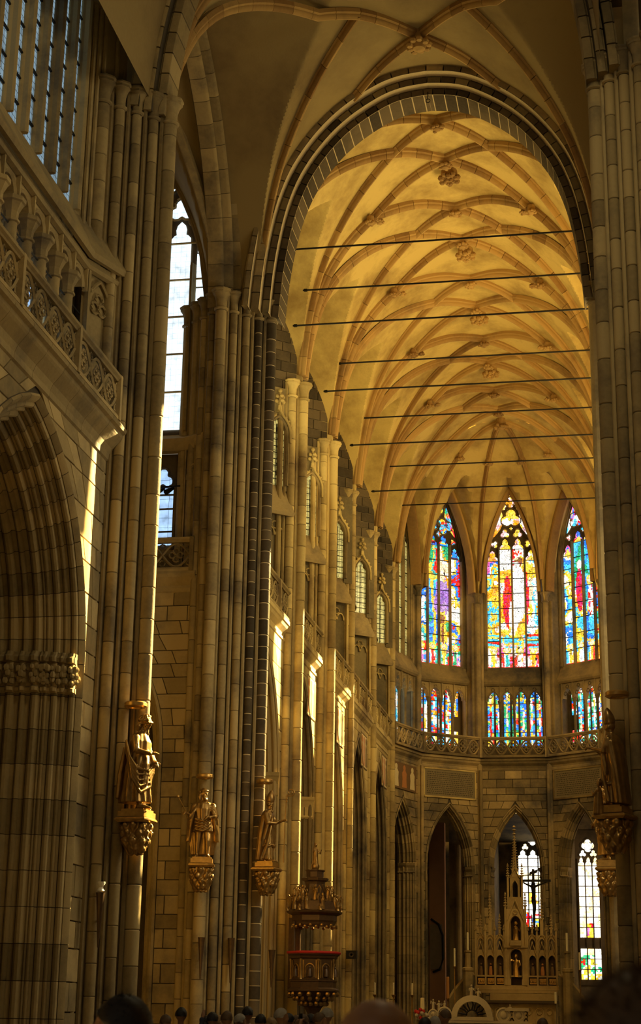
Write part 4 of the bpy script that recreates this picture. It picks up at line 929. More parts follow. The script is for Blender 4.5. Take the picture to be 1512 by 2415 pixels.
def col_b(s, z):
    if z < 20.85: return jit(RE)
    if z < 22.1: return jit(saints(s, z, 20.9, LC, [RE, GR, TE, PI_, BL], [MG, RE, YE, GR], 13), .25)
    if ell(s, z, .25, 23.5, .2, .26): return jit(BR)
    if ell(s, z, .25, 23.55, .3, .4): return jit(YE)
    if ell(s, z, .3, 22.5, .3, .85): return jit(YE if abs(s - .3) > .1 else BR)
    if ell(s, z, .25, 26.0, .17, .24): return jit(FL)
    if ell(s, z, .25, 25.0, .42, 1.15) or ell(s, z, .2, 24.4, .5, .8): return jit(pick(s, z, [PU, PU, (.5, .3, .6), YE], 3, 14))
    if abs(s + .30 - .10 * math.sin((z - 22) * 1.3)) < .10 and z < 26.2: return jit(YE)
    if s < -.72: return jit(pick(s, z, [SK, WH, BL, YE, TE, WH], 2.4, 15))
    if s < .0: return jit(pick(s, z, [BL, SK, BL, GR] if z < 25.8 else [GR, GR, YE, TE, RE], 2.4, 16))
    if s > .75: return jit(pick(s, z, [WH, YE, BL, RE, GR, FL], 2.6, 17))
    return jit(pick(s, z, [YE, FL, WH, GO, GR], 2.6, 18))
def col_d(s, z):
    if z < 20.85: return jit(RE)
    if z < 22.0: return jit(saints(s, z, 20.85, LC, [BL, SK, YE, GO], [YE, WH, YE, RE], 23), .2)
    if ell(s, z, .4, 25.5, .28, .3) and not ell(s, z, .4, 25.5, .17, .2): return jit(YE)
    if ell(s, z, .4, 25.5, .18, .22): return jit(FL)
    if ell(s, z, -.36, 25.0, .26, 1.25): return jit(CR if R.random() < .6 else RE)
    if ell(s, z, -.34, 26.5, .2, .25): return jit(WH)
    if ell(s, z, .4, 24.3, .2, 1.0): return jit(pick(s, z, [RE, WH, CR], 4, 24))
    if s < -.72: return jit(pick(s, z, [YE, WH, BL, SK, YE, WH], 2.4, 25))
    if s < .0: return jit(pick(s, z, [WH, YE, SK, GR, WH] if z < 25 else [TE, GR, SK, WH], 2.6, 26))
    if s < .75: return jit(pick(s, z, [GR, GR, SK, BL, TE] if z > 24.2 else [SK, BL, YE, SK], 2.5, 27))
    return jit(pick(s, z, [BL, RE, YE, SK, GR], 2.5, 28))
def col_top(pal, seed): return lambda s, z: jit(pick(s, z, pal, 4.5, seed), .2)

# ------------------------------------------------------------------ apse: five facets
wall_a = setting('wall_back')
TOPS = {0: [YE, YE, WH], 1: [BL, GR, YE, RE, SK, DK, BL], 2: [YE, YE, WH, PI_, GO], 3: [SK, WH, RE, MG, BL, YE], 4: [YE, RE, BL]}
for k in range(5):
    M = facet(k, .25); HW = 1.95; A = (0, 1.28, 3.0, 9.6, .26)
    mb = MB(); fill(mb, M, -HW, HW, 0, 14.95, A, -.05); mb.build('mortar_bed', MORTAR, wall_a)
    ashlar(wall_a, M, -HW + .08, HW - .08, 0 if k in (1, 2, 3) else 8, 14.9, APSE, A, .44, .85, -.045, 0, .012, .02)
    arch_stones(wall_a, M, 0, 9.6, 0, 1.28, 3.0, [(.26, -.05), (.26, .05), (.21, .07), (.16, 0)] + rolls(.16, 0, 0, -.45, 3, .06) + rolls(0, -.45, .12, -1.0, 2, .08), APSE, 7, True, 1.0)
    mb = MB()
    for e in (-1, 1):
        mb.grid([[M(e * (1.28 + o - q), z, d + q * .5) for o, d in ((.16, 0), (0, -.45), (.12, -1.0))] for z, q in ((9.0, .02), (9.06, .08), (9.14, .03), (9.3, .04), (9.42, .10), (9.55, .12), (9.55, 0))])
    mb.build('jamb_capital', APSE, wall_a)
    mb = MB(); band(mb, M, -HW - .02, HW + .02, [(0, 14.78), (.04, 14.8), (.04, 14.9), (0, 14.95), (.04, 15.05), (.18, 15.18), (.22, 15.28), (.28, 15.32), (.28, 15.45), (.24, 15.5), (-1.3, 15.5)]); mb.build('cornice', APSE, wall_a)
    # triforium: glazed back wall, little columns, trefoil arcade
    rec = .4 if k in (0, 4) else 1.05; MW = facet(k, rec); HWF = (INR + rec) * math.tan(PI / 10)
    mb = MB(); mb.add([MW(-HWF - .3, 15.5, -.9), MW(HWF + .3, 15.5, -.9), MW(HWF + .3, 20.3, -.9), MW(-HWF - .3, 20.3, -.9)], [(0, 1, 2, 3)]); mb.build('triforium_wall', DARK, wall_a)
    w = setting('window_%d' % (50 + k)); nl = 7
    pal = {0: [SK, (.6, .8, .9), WH], 1: [YE, WH, SK, RE, BL, GO], 2: [RE, BL, GR, YE, BL, SK], 3: [RE, SK, GR, WH, BL, RE], 4: [YE, RE]}[k]
    for j in range(nl):
        c = -1.62 + 3.24 * (j + .5) / nl
        for q in range(4):
            if (k in (1, 3)) and (j == (6 if k == 1 else 0)) and q == 1: continue
            pane_rect(w, MW, c - .17, c + .17, 16.4 + q * .82, 17.18 + q * .82, -.86, lambda s, z, k=k, j=j, c=c: jit(pick(s, z, [WH, FL, pal[j % len(pal)], YE] if abs(s - c) < .07 else pal, 5, 60 + k * 7 + j)), cell=.11)
    a = 1.56; u = 2 * a / 4; mb = MB(); mc = MB()
    for j in range(4):
        fill(mb, MW, -a + u * j, -a + u * (j + 1), 18.85, 19.75, (-a + u * (j + .5), u * .37, .46, 18.95, 0), .0)
        arch_sweep(mb, MW, -a + u * (j + .5), 18.95, 18.85, u * .37, .46, [(.05, .0), (.03, .04), (0, 0), (0, -.3)], 6)
        for e in (-1, 1): mc.tube([MW(-a + u * (j + .5) + e * u * .2 + .1 * math.cos(q * PI / 5), 19.12 + .1 * math.sin(q * PI / 5), -.03) for q in range(11)], .028, 4, False)
        mc.tube([MW(-a + u * (j + .5) + .09 * math.cos(q * PI / 5), 19.5 + .09 * math.sin(q * PI / 5), .02) for q in range(11)], .028, 4, False)
    for j in range(5):
        mb.obox(MW, -a + u * j - .03, -a + u * j + .03, 18.8, 19.75, 0, .07)
    for e in (-1, 1): fill(mb, MW, min(e * a, e * (HWF + .3)), max(e * a, e * (HWF + .3)), 15.5, 19.75, None, .0)
    mb.build('triforium_arcade', APSE, wall_a); mc.build('arcade_cusps', APSE, wall_a, True)
    for j in range(1, 4):
        mb = MB(); mb.lathe([(.11, 0), (.11, .12), (.075, .2), (.075, 2.85), (.1, 2.9), (.08, 2.95), (.085, 3.1), (.14, 3.28), (.15, 3.38)], MW(-a + u * j, 15.5, -.12), 10); mb.build('triforium_column', APSE, wall_a, True)
    # sloping sill
    mb = MB(); mb.grid([[MW(s, 19.68, .0), MW(s, 19.70, .12), MW(s, 19.80, .22), MW(s, 19.92, .26), MW(s, 20.82, -.22), MW(s, 20.84, -.7)] for s in (-HWF, HWF)]); mb.build('sloping_sill', APSE, wall_a)
    # the tall window
    aw = (0, 1.5, 5.2, 26.3, 0); dg = -.34
    mb = MB(); fill(mb, MW, -HWF - .4, HWF + .4, 20.6, 33, aw, -.1); mb.build('window_wall', APSE, wall_a)
    mb = MB(); arch_sweep(mb, MW, 0, 26.3, 20.7, 1.5, 5.2, [(.2, -.12), (.16, -.02), (.1, .0)] + rolls(.1, -.02, 0, -.34, 2, .06), 14); mb.build('window_moulding', APSE, wall_a, True)
    w = setting('window_%d' % (60 + k)); mb = MB(); zg = 28.2 if k == 4 else 20.6; mb.add([MW(-1.7, zg, dg - .03), MW(1.7, zg, dg - .03), MW(1.7, 31.8, dg - .03), MW(-1.7, 31.8, dg - .03)], [(0, 1, 2, 3)]); mb.build('tracery_ground', DARK, w)
    cf = {1: col_b, 2: col_c, 3: col_d}.get(k); mat = G_STAIN if cf else (G_SOUTH if k == 4 else G_YEL)
    for j, c in enumerate(LC):
        top = 27.15 if j in (0, 3) else 27.85; nr = 8
        for q in range(nr):
            z0, z1 = 20.78 + (top - 20.78) * q / nr, 20.78 + (top - 20.78) * (q + 1) / nr
            pane_rect(w, MW, c - .315, c + .315, z0 + .02, z1 - .02, dg, cf, mat, .075)
        pane_poly(w, MW, head_poly(c - .3, c + .3, top + .02, .62), dg, col_top(TOPS[k], 80 + k * 5 + j) if cf else None, mat)
    if cf:
        P = [(0, 29.72, .52, 3, PI / 2), (-.37, 28.78, .25, 3, PI / 2), (.37, 28.78, .25, 3, PI / 2), (0, 29.1, .11, 4, 0), (0, 30.72, .3, 4, 0), (-.42, 30.42, .17, 3, .6), (.42, 30.42, .17, 3, 2.5), (-.98, 28.15, .2, 3, 1), (.98, 28.15, .2, 3, 2), (0, 31.2, .12, 4, PI / 4)] if k == 2 else \
            [(-.42, 29.2, .42, 4, PI / 4), (.45, 29.05, .45, 3, 2.2), (-.05, 29.95, .42, 3, .4), (-1.0, 28.2, .18, 3, 1), (1.0, 28.15, .18, 3, 2), (.05, 28.55, .16, 4, 0), (.1, 30.75, .26, 3, PI / 2), (-.25, 30.55, .15, 3, 1), (0, 31.2, .12, 4, 0)]
        for n_, (c, z, r, fo, a0) in enumerate(P):
            fp = foil(c, z, r, fo, a0); pane_poly(w, MW, fp, dg, col_top(TOPS[k], 120 + n_ + k * 11)); mb = MB(); ring_bar(mb, MW, fp, dg + .05, .035, 1.15); mb.build('tracery', APSE, w, True)
        for e in (-1, 1):                                # long curved side lights beside the great trefoil
            zz = [28.5 + 1.7 * q / 6 for q in range(7)]; out = [(e * (arc_half(z, 26.3, 1.5, 5.2) - .08), z) for z in zz]; inn = [(e * max(.2, arc_half(z, 26.3, 1.5, 5.2) - .08 - .42 * math.sin(PI * (q + .3) / 6.6)), z) for q, z in enumerate(zz)]
            fp = out + inn[::-1]
            pane_poly(w, MW, fp if e > 0 else fp[::-1], dg, col_top(TOPS[k], 140 + k))
    for x in (-1.495, -.745, 0, .745, 1.495):
        mb = MB(); hw_ = .05; mb.prism([MW(s, 20.72, d) for s, d in ((x - hw_, dg), (x - hw_, dg + .1), (x - .02, dg + .22), (x + .02, dg + .22), (x + hw_, dg + .1), (x + hw_, dg))], (0, 0, 7.2 if abs(x) < 1 else 6.3)); mb.build('mullion', APSE, w)
    mb = MB()
    for q in range(1, 8):
        z = 20.78 + (27.15 - 20.78) * q / 8; mb.obox(MW, -1.47, -.75, z - .018, z + .018, dg, dg + .05); mb.obox(MW, .75, 1.47, z - .018, z + .018, dg, dg + .05)
        z = 20.78 + (27.85 - 20.78) * q / 8; mb.obox(MW, -.74, .74, z - .018, z + .018, dg, dg + .05)
    mb.build('saddle_bar', IRON, w)
FN = ['leftmost', 'second', 'middle', 'fourth', 'rightmost']
for k in range(5):
    M = facet(k, 0.0); hw = HALF
    balustrade(f'{FN[k]} section of the pierced gallery balustrade around the apse, counted from the left', M, -hw, hw, [-hw + .06, hw - .06] + ([0.0] if False else []), APSE, d=.06, unit=.74, group=None, bar=1.5)
for k in range(1, 5):                                    # wall shafts at the corners of the apse
    x, y = AV[k]; a = PI - k * PI / 5; u = Vector((math.cos(a), math.sin(a), 0)); v = Vector((-u.y, u.x, 0)); C0 = Vector((AC[0], AC[1], 0))
    t = thing('apse_shaft', f'{ORD[k - 1]} slender wall shaft between the apse windows, counted from the left', 'column', (x, y, 0))
    core = MB(); core.prism([tuple(C0 + u * r + v * s) for r, s in ((6.22, -.14), (6.22, .14), (6.9, .5), (8.2, .62), (8.2, -.62), (6.9, -.5))], (0, 0, 32.0)); core.build('core', APSE, t)
    for r, s, q in ((6.24, 0, .16), (6.42, .27, .09), (6.42, -.27, .09)):
        c = C0 + u * r + v * s; mb = MB(); shaft(mb, (c.x, c.y), q, 0 if q > .1 else 15.5, 24.4); mb.build('shaft', APSE, t, True)
    c = C0 + u * 6.24; mb = MB(); capital(mb, (c.x, c.y), .16, 24.3, .6); mb.build('capital', APSE, t, True)
    c = C0 + u * 6.0; mb = MB(); shaft(mb, (c.x, c.y), .09, 0, 14.8); mb.build('lower_shaft', APSE, t, True)
# painted and inscribed fields over the apse arches
M0 = facet(0, .25); fresco('wall painting of three figures on a dark ground over the leftmost apse arch', M0, -1.5, 1.5, 13.25, 14.65, 3, .06, UMBER, (LIME, OCHRE, LIME))
for k, nm in ((1, 'left'), (3, 'right')):
    M = facet(k, .25); t = thing('inscription_tablet', f'large framed inscription tablet with rows of weathered lettering on the {nm} of the apse', 'tablet', M(0, 13.2, .03))
    mb = MB(); mb.obox(M, -1.62, 1.62, 13.2, 14.72, .02, .05); mb.build('field', TABLET, t)
    mb = MB()
    for a, b, c, e in ((-1.66, 1.66, 13.15, 13.24), (-1.66, 1.66, 14.68, 14.77), (-1.66, -1.58, 13.15, 14.77), (1.58, 1.66, 13.15, 14.77)): mb.obox(M, a, b, c, e, .02, .085)
    mb.build('frame', CHOIR, t)
    mb = MB(); rr = random.Random(k)
    for q in range(12):
        s = -1.45; z = 14.55 - q * .105
        while s < 1.42:
            l = rr.uniform(.03, .1); mb.obox(M, s, min(1.45, s + l), z - .045, z, .05, .054); s += l + rr.uniform(.025, .06)
    mb.build('lettering', MORTAR, t, kind='stuff')

# ------------------------------------------------------------------ ambulatory and chapels behind the apse arches
amb = setting('wall_ambulatory'); mb = MB()
def quad(mb, p): mb.add(p, [(0, 1, 2, 3)])
quad(mb, [(-14, 109.4, 0), (14, 109.4, 0), (14, 109.4, 16), (-14, 109.4, 16)]); quad(mb, [(2.2, 103.4, 0), (9, 103.4, 0), (9, 103.4, 16), (2.2, 103.4, 16)]); quad(mb, [(-9.6, 103.4, 0), (-7.2, 103.4, 0), (-7.2, 103.4, 16), (-9.6, 103.4, 16)])
quad(mb, [(2.2, 103.4, 0), (2.2, 109.4, 0), (2.2, 109.4, 16), (2.2, 103.4, 16)]); quad(mb, [(-2.2, 100, 0), (-2.2, 109.4, 0), (-2.2, 109.4, 16), (-2.2, 100, 16)]); mb.build('chapel_wall', APSE, amb)
mb = MB(); mb.box(-5.4, -4.5, 97, 97.6, 0, 12.6); mb.build('rosy_wall', plain('rosy_plaster', (.36, .20, .12), .9, noise=.2, scale=2), amb)
mb = MB(); mb.box(-7.3, -5.4, 97.2, 98.2, 0, 13); mb.box(-4.5, -2.2, 99.6, 100.4, 0, 13); mb.lathe([(.16, 0), (.16, 11.5)], (-3.9, 99.2, 0), 10); mb.lathe([(.12, 0), (.12, 11.5)], (-3.4, 99.4, 0), 10); mb.lathe([(.12, 0), (.12, 11.5)], (-2.9, 99.4, 0), 10); mb.build('chapel_pier', APSE, amb, True)
mb = MB(); rows = []
for i in range(13):
    a = PI * i / 12; rows.append([(-r * math.cos(a), 85.5 + r * math.sin(a), 12.6 + 1.5 * math.sin(PI * (r - 7.2) / 17)) for r in (7.2, 10, 13, 17, 24)])
mb.grid(rows); mb.build('ambulatory_vault', APSE, amb, True)
for sx in (-1, 1):                                       # outer walls and vaults of the choir aisles
    mb = MB(); quad(mb, [(sx * 12.5, 52, 0), (sx * 12.5, 104, 0), (sx * 12.5, 104, 15), (sx * 12.5, 52, 15)]); mb.build('aisle_wall', APSE, amb)
    mb = MB(); quad(mb, [(sx * 7.2, 51, 14.2), (sx * 7.2, 92, 14.2), (sx * 13, 92, 14.2), (sx * 13, 51, 14.2)]); mb.build('aisle_vault', APSE, amb)
    for i in range(6):
        mb = MB(); y = PIERY[i]; mb.grid(rib_frames([Vector((sx * (7.3 + 5 * t), y, 9.6 + 4.3 * math.sin(PI * t) ** .6)) for t in [q / 12 for q in range(13)]], [(a * 2, b * 2) for a, b in RIBP])); mb.lathe([(.3, 0), (.3, 9.6)], (sx * 12.2, y, 0), 8); mb.build('aisle_rib', APSE, amb, True)
def chapel_window(n, y, x0, x1, z0, zt, nl, pal, rows_, seed, brk=None):
    w = setting('window_%d' % n); Mq = lambda s, z, d: (s, y - d, z); c = (x0 + x1) / 2; hw = (x1 - x0) / 2
    mb = MB(); fill(mb, Mq, x0 - .25, x1 + .25, z0 - .3, zt + .4, None, .02); mb.build('tracery_ground', DARK, w); u = (x1 - x0) / nl; zs = zt - 1.75
    def cf(s, z):
        p = pal[1] if z < z0 + (zs - z0) * .22 else (pal[2] if abs((z - z0) / (zs - z0) - .42) < .07 and abs(s - c) < u * .6 else pal[0]); return jit(pick(s, z, p, 4, seed), .15)
    for j in range(nl):
        a, b = x0 + u * j + .035, x0 + u * (j + 1) - .035
        for q in range(rows_):
            za, zb = z0 + (zs - z0) * q / rows_, z0 + (zs - z0) * (q + 1) / rows_
            if brk and za < brk < zb: continue
            pane_rect(w, Mq, a, b, za + .025, zb - .025, .06, cf, G_CHAPEL, .11)
        pane_poly(w, Mq, head_poly(a, b, zs + .02, .5), .06, cf, G_CHAPEL)
    for s, z, r, f in ((c, zt - .55, .36, 4), (c - u * .75, zs + .72, .2, 3), (c + u * .75, zs + .72, .2, 3)):
        if abs(s - c) + r < hw + .05: pane_poly(w, Mq, foil(s, z, r, f, PI / 2), .06, cf, G_CHAPEL); mb = MB(); ring_bar(mb, Mq, foil(s, z, r, f, PI / 2), .1, .03, 1.15); mb.build('tracery', DARK, w)
    for j in range(nl + 1): mb = MB(); mb.obox(Mq, x0 + u * j - .035, x0 + u * j + .035, z0, zs + .4, .03, .14); mb.build('mullion', DARK, w)
G_CHAPEL = glass_mat('chapel_glass', 1.9, 7, .02)
chapel_window(70, 109.3, -1.0, .95, 7.3, 13.4, 3, ([WH, WH, WH, (1.1, .9, .5)], [WH, RE, WH, BL, YE], [RE, YE, WH]), 8, 31)
chapel_window(71, 103.3, 3.0, 4.28, 3.95, 12.4, 3, ([WH, WH, WH, (1.1, .85, .4), WH], [WH, YE, WH, GR, RE], [RE, YE, MG]), 11, 33, brk=6.35)
chapel_window(72, 103.3, -8.4, -7.8, 3.85, 12.8, 1, ([WH, RE, BL, WH, CR, SK], [WH, SK, WH], [RE, SK]), 12, 35)

# ------------------------------------------------------------------ fused figures: overlapping masses remeshed to one continuous skin
def fuse(mb, voxel, smooth_it=2):
    me = bpy.data.meshes.new('tmp'); me.from_pydata([tuple(p) for p in mb.v], [], mb.f); o = bpy.data.objects.new('tmp', me); COL.objects.link(o)
    m = o.modifiers.new('r', 'REMESH'); m.mode = 'VOXEL'; m.voxel_size = voxel
    if smooth_it: s = o.modifiers.new('s', 'SMOOTH'); s.factor = .5; s.iterations = smooth_it
    dg = bpy.context.evaluated_depsgraph_get(); r = bpy.data.meshes.new_from_object(o.evaluated_get(dg)); bpy.data.objects.remove(o); bpy.data.meshes.remove(me)
    r.polygons.foreach_set('use_smooth', [True] * len(r.polygons)); return r
def place(me, name, mat, parent):
    me.name = name; me.materials.clear(); me.materials.append(mat); o = bpy.data.objects.new(name, me); COL.objects.link(o); o.parent = parent; WLOC[o.name] = wl(parent); return o
def capsule(mb, pts, rs, n=8):
    """tapering limb with round joints"""
    mb.tube(pts, rs, n)
    for p, r in zip(pts, rs): mb.ball(p, r, n, 6)
def hand(mb, wrist, d, up, s=1.0, grip=False):
    """palm, four fingers of unequal length and a thumb off the side"""
    d = Vector(d).normalized(); up = Vector(up).normalized(); sd = d.cross(up).normalized(); w = Vector(wrist)
    capsule(mb, [w, w + d * .05 * s, w + d * .09 * s], [.026 * s, .038 * s, .036 * s])
    for k, l in enumerate((.075, .088, .082, .062)):
        b = w + d * .09 * s + sd * (k - 1.5) * .021 * s; c = b + d * l * .5 * s - up * (.03 if grip else .008) * s; e = c + (d * .12 - up * .9 if grip else d * .9 - up * .35).normalized() * l * .5 * s
        capsule(mb, [b, c, e], [.0115 * s, .0105 * s, .009 * s], 6)
    b = w + d * .03 * s - sd * .032 * s; capsule(mb, [b, b + (d * .5 - sd * .8) * .04 * s, b + (d * .9 - sd * .6) * .075 * s - up * .01], [.014 * s, .012 * s, .010 * s], 6)
def head(mb, c, s=1.0, beard=0.0, hair=True, yaw=0.0, tilt=0.0, curls=False):
    ca, sa = math.cos(yaw), math.sin(yaw)
    def P(x, y, z): x2 = x * math.cos(tilt) + z * math.sin(tilt); z2 = -x * math.sin(tilt) + z * math.cos(tilt); return (c[0] + (x2 * ca - y * sa) * s, c[1] + (x2 * sa + y * ca) * s, c[2] + z2 * s)
    mb.ball(P(-.01, 0, .02), .1 * s, 12, 8, 1, .86, 1.12); mb.ball(P(.022, 0, -.045), .075 * s, 10, 7, 1, .85, 1.05)
    mb.ball(P(.062, 0, -.105), .034 * s, 8, 6)                                  # chin
    mb.tube([P(.088, 0, .02), P(.105, 0, -.012), P(.112, 0, -.032)], [.012 * s, .014 * s, .018 * s], 6)   # nose
    mb.tube([P(.082, -.05, .028), P(.094, 0, .034), P(.082, .05, .028)], .014 * s, 6)                      # brow
    mb.tube([P(.083, -.024, -.068), P(.094, 0, -.066), P(.083, .024, -.068)], .0105 * s, 6)                # mouth
    for e in (-1, 1): mb.ball(P(.078, e * .034, .006), .016 * s, 6, 5); mb.ball(P(-.005, e * .088, -.012), .026 * s, 6, 5, 1, .5, 1.3); mb.ball(P(.06, e * .045, -.04), .028 * s, 6, 5)
    rr = random.Random(int(abs(c[0]) * 100))
    if hair:
        for k in range(26 if curls else 16):
            a = rr.uniform(-2.6, 2.6) + PI; b = rr.uniform(-.1, 1.45); q = P(-.02 + .105 * math.cos(b) * math.cos(a), .1 * math.cos(b) * math.sin(a), .02 + .12 * math.sin(b)); mb.ball(q, (.034 if curls else .03) * s, 6, 5)
        for e in (-1, 1): mb.tube([P(-.03, e * .085, .02), P(-.04, e * .1, -.08), P(-.03, e * .09, -.17)], [.04 * s, .045 * s, .028 * s], 6)
    if beard:
        for k in range(12): mb.tube([P(.06, rr.uniform(-.055, .055), -.09), P(.085 + rr.uniform(-.02, .02), rr.uniform(-.05, .05), -.12 - beard * .5), P(.075, rr.uniform(-.035, .035), -.13 - beard)], [.022 * s, .02 * s, .008 * s], 5)
    return P
def robe(mb, prof, folds=11, amp=.12, seed=0, n=44, lean=0.0):
    """draped cloth as one tube: prof [(z, rx, ry, cx, cy)] with pleats that deepen towards the hem"""
    rr = random.Random(seed); ph = [rr.uniform(0, 6.28) for _ in range(4)]; rows = []; z0 = prof[0][0]; z1 = prof[-1][0]; M = []
    for i in range(len(prof) - 1):
        for t in (0, .25, .5, .75): M.append([prof[i][j] + (prof[i + 1][j] - prof[i][j]) * t for j in range(5)])
    M.append(list(prof[-1]))
    for z, rx, ry, cx, cy in M:
        f = (z1 - z) / (z1 - z0); row = []
        for k in range(n):
            a = 2 * PI * k / n; g = 1 + amp * (.25 + .75 * f) * (math.sin(folds * a + ph[0] + 1.2 * math.sin(2.2 * z + ph[1])) * .6 + .4 * math.sin((folds - 4) * a + ph[2] + z * 1.7))
            row.append((cx + rx * g * math.cos(a), cy + ry * g * math.sin(a), z))
        rows.append(row)
    mb.grid(rows, True); n0 = rows[0]; mb.add(n0, [tuple(range(n))]); mb.add(rows[-1], [tuple(range(n))[::-1]])
def sash(mb, pts, r, n=6): mb.tube(pts, r, n); mb.ball(pts[0], r if not isinstance(r, list) else r[0]); mb.ball(pts[-1], r if not isinstance(r, list) else r[-1])
def apostle(mb):                                        # long mantle gathered over the hip, bare feet, bent bearded head, hands before the chest
    robe(mb, [(.16, .30, .27, -.06, 0), (.5, .27, .25, -.05, 0), (.95, .25, .25, -.02, 0), (1.2, .21, .24, 0, 0), (1.5, .2, .27, .01, 0), (1.66, .12, .2, .02, 0), (1.74, .07, .08, .03, 0)], 10, .17, 2)
    robe(mb, [(.34, .06, .07, .12, -.13), (.6, .12, .11, .13, -.1), (1.0, .1, .15, .17, -.05), (1.2, .05, .1, .16, 0)], 7, .16, 4, 26)
    for k in range(5):
        t = k / 4; sash(mb, [(-.18, -.26, 1.5 - .05 * k), (-.08 + .02 * k, -.31, 1.15 - .12 * k), (.08 + .02 * k, -.29, .88 - .13 * k), (.24, -.12 + .03 * k, .84 - .08 * k), (.28, .06, 1.02 - .05 * k)], [.03, .04, .045, .04, .028])
    for k in range(4): sash(mb, [(-.05, .2 - .1 * k, 1.66 - .02 * k), (.13, .16 - .09 * k, 1.5 - .02 * k), (.2, .12 - .06 * k, 1.28)], [.03, .032, .024])
    for k in range(5): sash(mb, [(-.25, -.16 + .08 * k, 1.35), (-.33, -.16 + .08 * k, .8), (-.36, -.17 + .085 * k, .28)], [.04, .05, .045])
    capsule(mb, [(0, -.25, 1.58), (.06, -.31, 1.28), (.27, -.15, 1.22)], [.085, .07, .05]); hand(mb, (.29, -.13, 1.22), (.5, .8, .2), (0, 0, 1), 1.15)
    capsule(mb, [(0, .25, 1.58), (.06, .3, 1.26), (.28, .08, 1.08)], [.085, .07, .05]); hand(mb, (.3, .06, 1.07), (.5, -.6, -.4), (0, 0, 1), 1.15, True)
    robe(mb, [(.95, .03, .06, .3, .04), (1.05, .07, .09, .28, .05), (1.25, .05, .08, .2, .1)], 5, .2, 9, 20)
    capsule(mb, [(.02, 0, 1.66), (.06, 0, 1.82)], [.075, .07]); head(mb, (.1, 0, 1.93), 1.22, .12, True, -.15, .35, True)
    for y, x in ((-.12, .14), (.13, .02)):
        capsule(mb, [(x - .06, y, .4), (x - .04, y, .1)], [.075, .055]); capsule(mb, [(x - .07, y, .06), (x + .06, y, .06), (x + .17, y * 1.1, .035)], [.055, .05, .035])
        for q in range(5): capsule(mb, [(x + .15, y + (q - 2) * .018, .03), (x + .215 - abs(q - 1) * .008, y + (q - 2) * .02, .022)], [.015, .013], 6)
def king(mb):                                           # cloaked prince in a knee-length tunic, capped head turned, sceptre arm held out
    robe(mb, [(.78, .17, .26, 0, 0), (1.0, .16, .23, 0, 0), (1.2, .15, .2, 0, 0), (1.45, .16, .25, 0, 0), (1.62, .12, .2, 0, 0), (1.72, .06, .07, 0, 0)], 12, .16, 5)
    robe(mb, [(.1, .06, .3, -.2, 0), (.6, .1, .38, -.15, 0), (1.2, .13, .38, -.1, 0), (1.5, .15, .32, -.04, 0), (1.66, .1, .18, -.02, 0)], 13, .14, 6)
    for e in (-1, 1):
        for k in range(4): sash(mb, [(.04, e * (.12 + .05 * k), 1.62 - .04 * k), (.12, e * (.26 + .03 * k), 1.35 - .05 * k), (.06 - .03 * k, e * (.33 + .02 * k), .95), (-.06, e * (.36 + .02 * k), .5)], [.035, .045, .04, .03])
    for k in range(4): sash(mb, [(.14, -.2, 1.2 - .1 * k), (.2, 0, 1.08 - .1 * k), (.14, .2, 1.14 - .1 * k)], .03)
    for y, x in ((-.13, .06), (.13, -.02)):
        capsule(mb, [(0, y * .8, .95), (x, y, .5), (x - .03, y * 1.1, .12)], [.11, .075, .05]); capsule(mb, [(x - .06, y * 1.1, .06), (x + .06, y * 1.2, .05), (x + .17, y * 1.35, .03)], [.055, .05, .035])
    capsule(mb, [(0, .24, 1.55), (.04, .36, 1.27), (.2, .44, 1.3)], [.09, .07, .045]); hand(mb, (.21, .45, 1.3), (.8, .4, .1), (0, 0, 1), 1.1, True)
    capsule(mb, [(0, -.24, 1.55), (.06, -.34, 1.25), (.24, -.18, 1.18)], [.09, .07, .05]); hand(mb, (.25, -.17, 1.18), (.6, .6, 0), (0, 0, 1), 1.1, True)
    capsule(mb, [(0, 0, 1.66), (.02, 0, 1.8)], [.075, .068]); P = head(mb, (.03, 0, 1.9), 1.15, .07, True, -.75, 0); mb.ball(P(-.01, 0, .11), .1, 10, 6, 1, .9, .55); mb.tube([P(.1 * math.cos(a), .088 * math.sin(a), .085) for a in [k * PI / 8 for k in range(17)]], .022, 6)
    mb.v = [(x, -y, z) for x, y, z in mb.v]
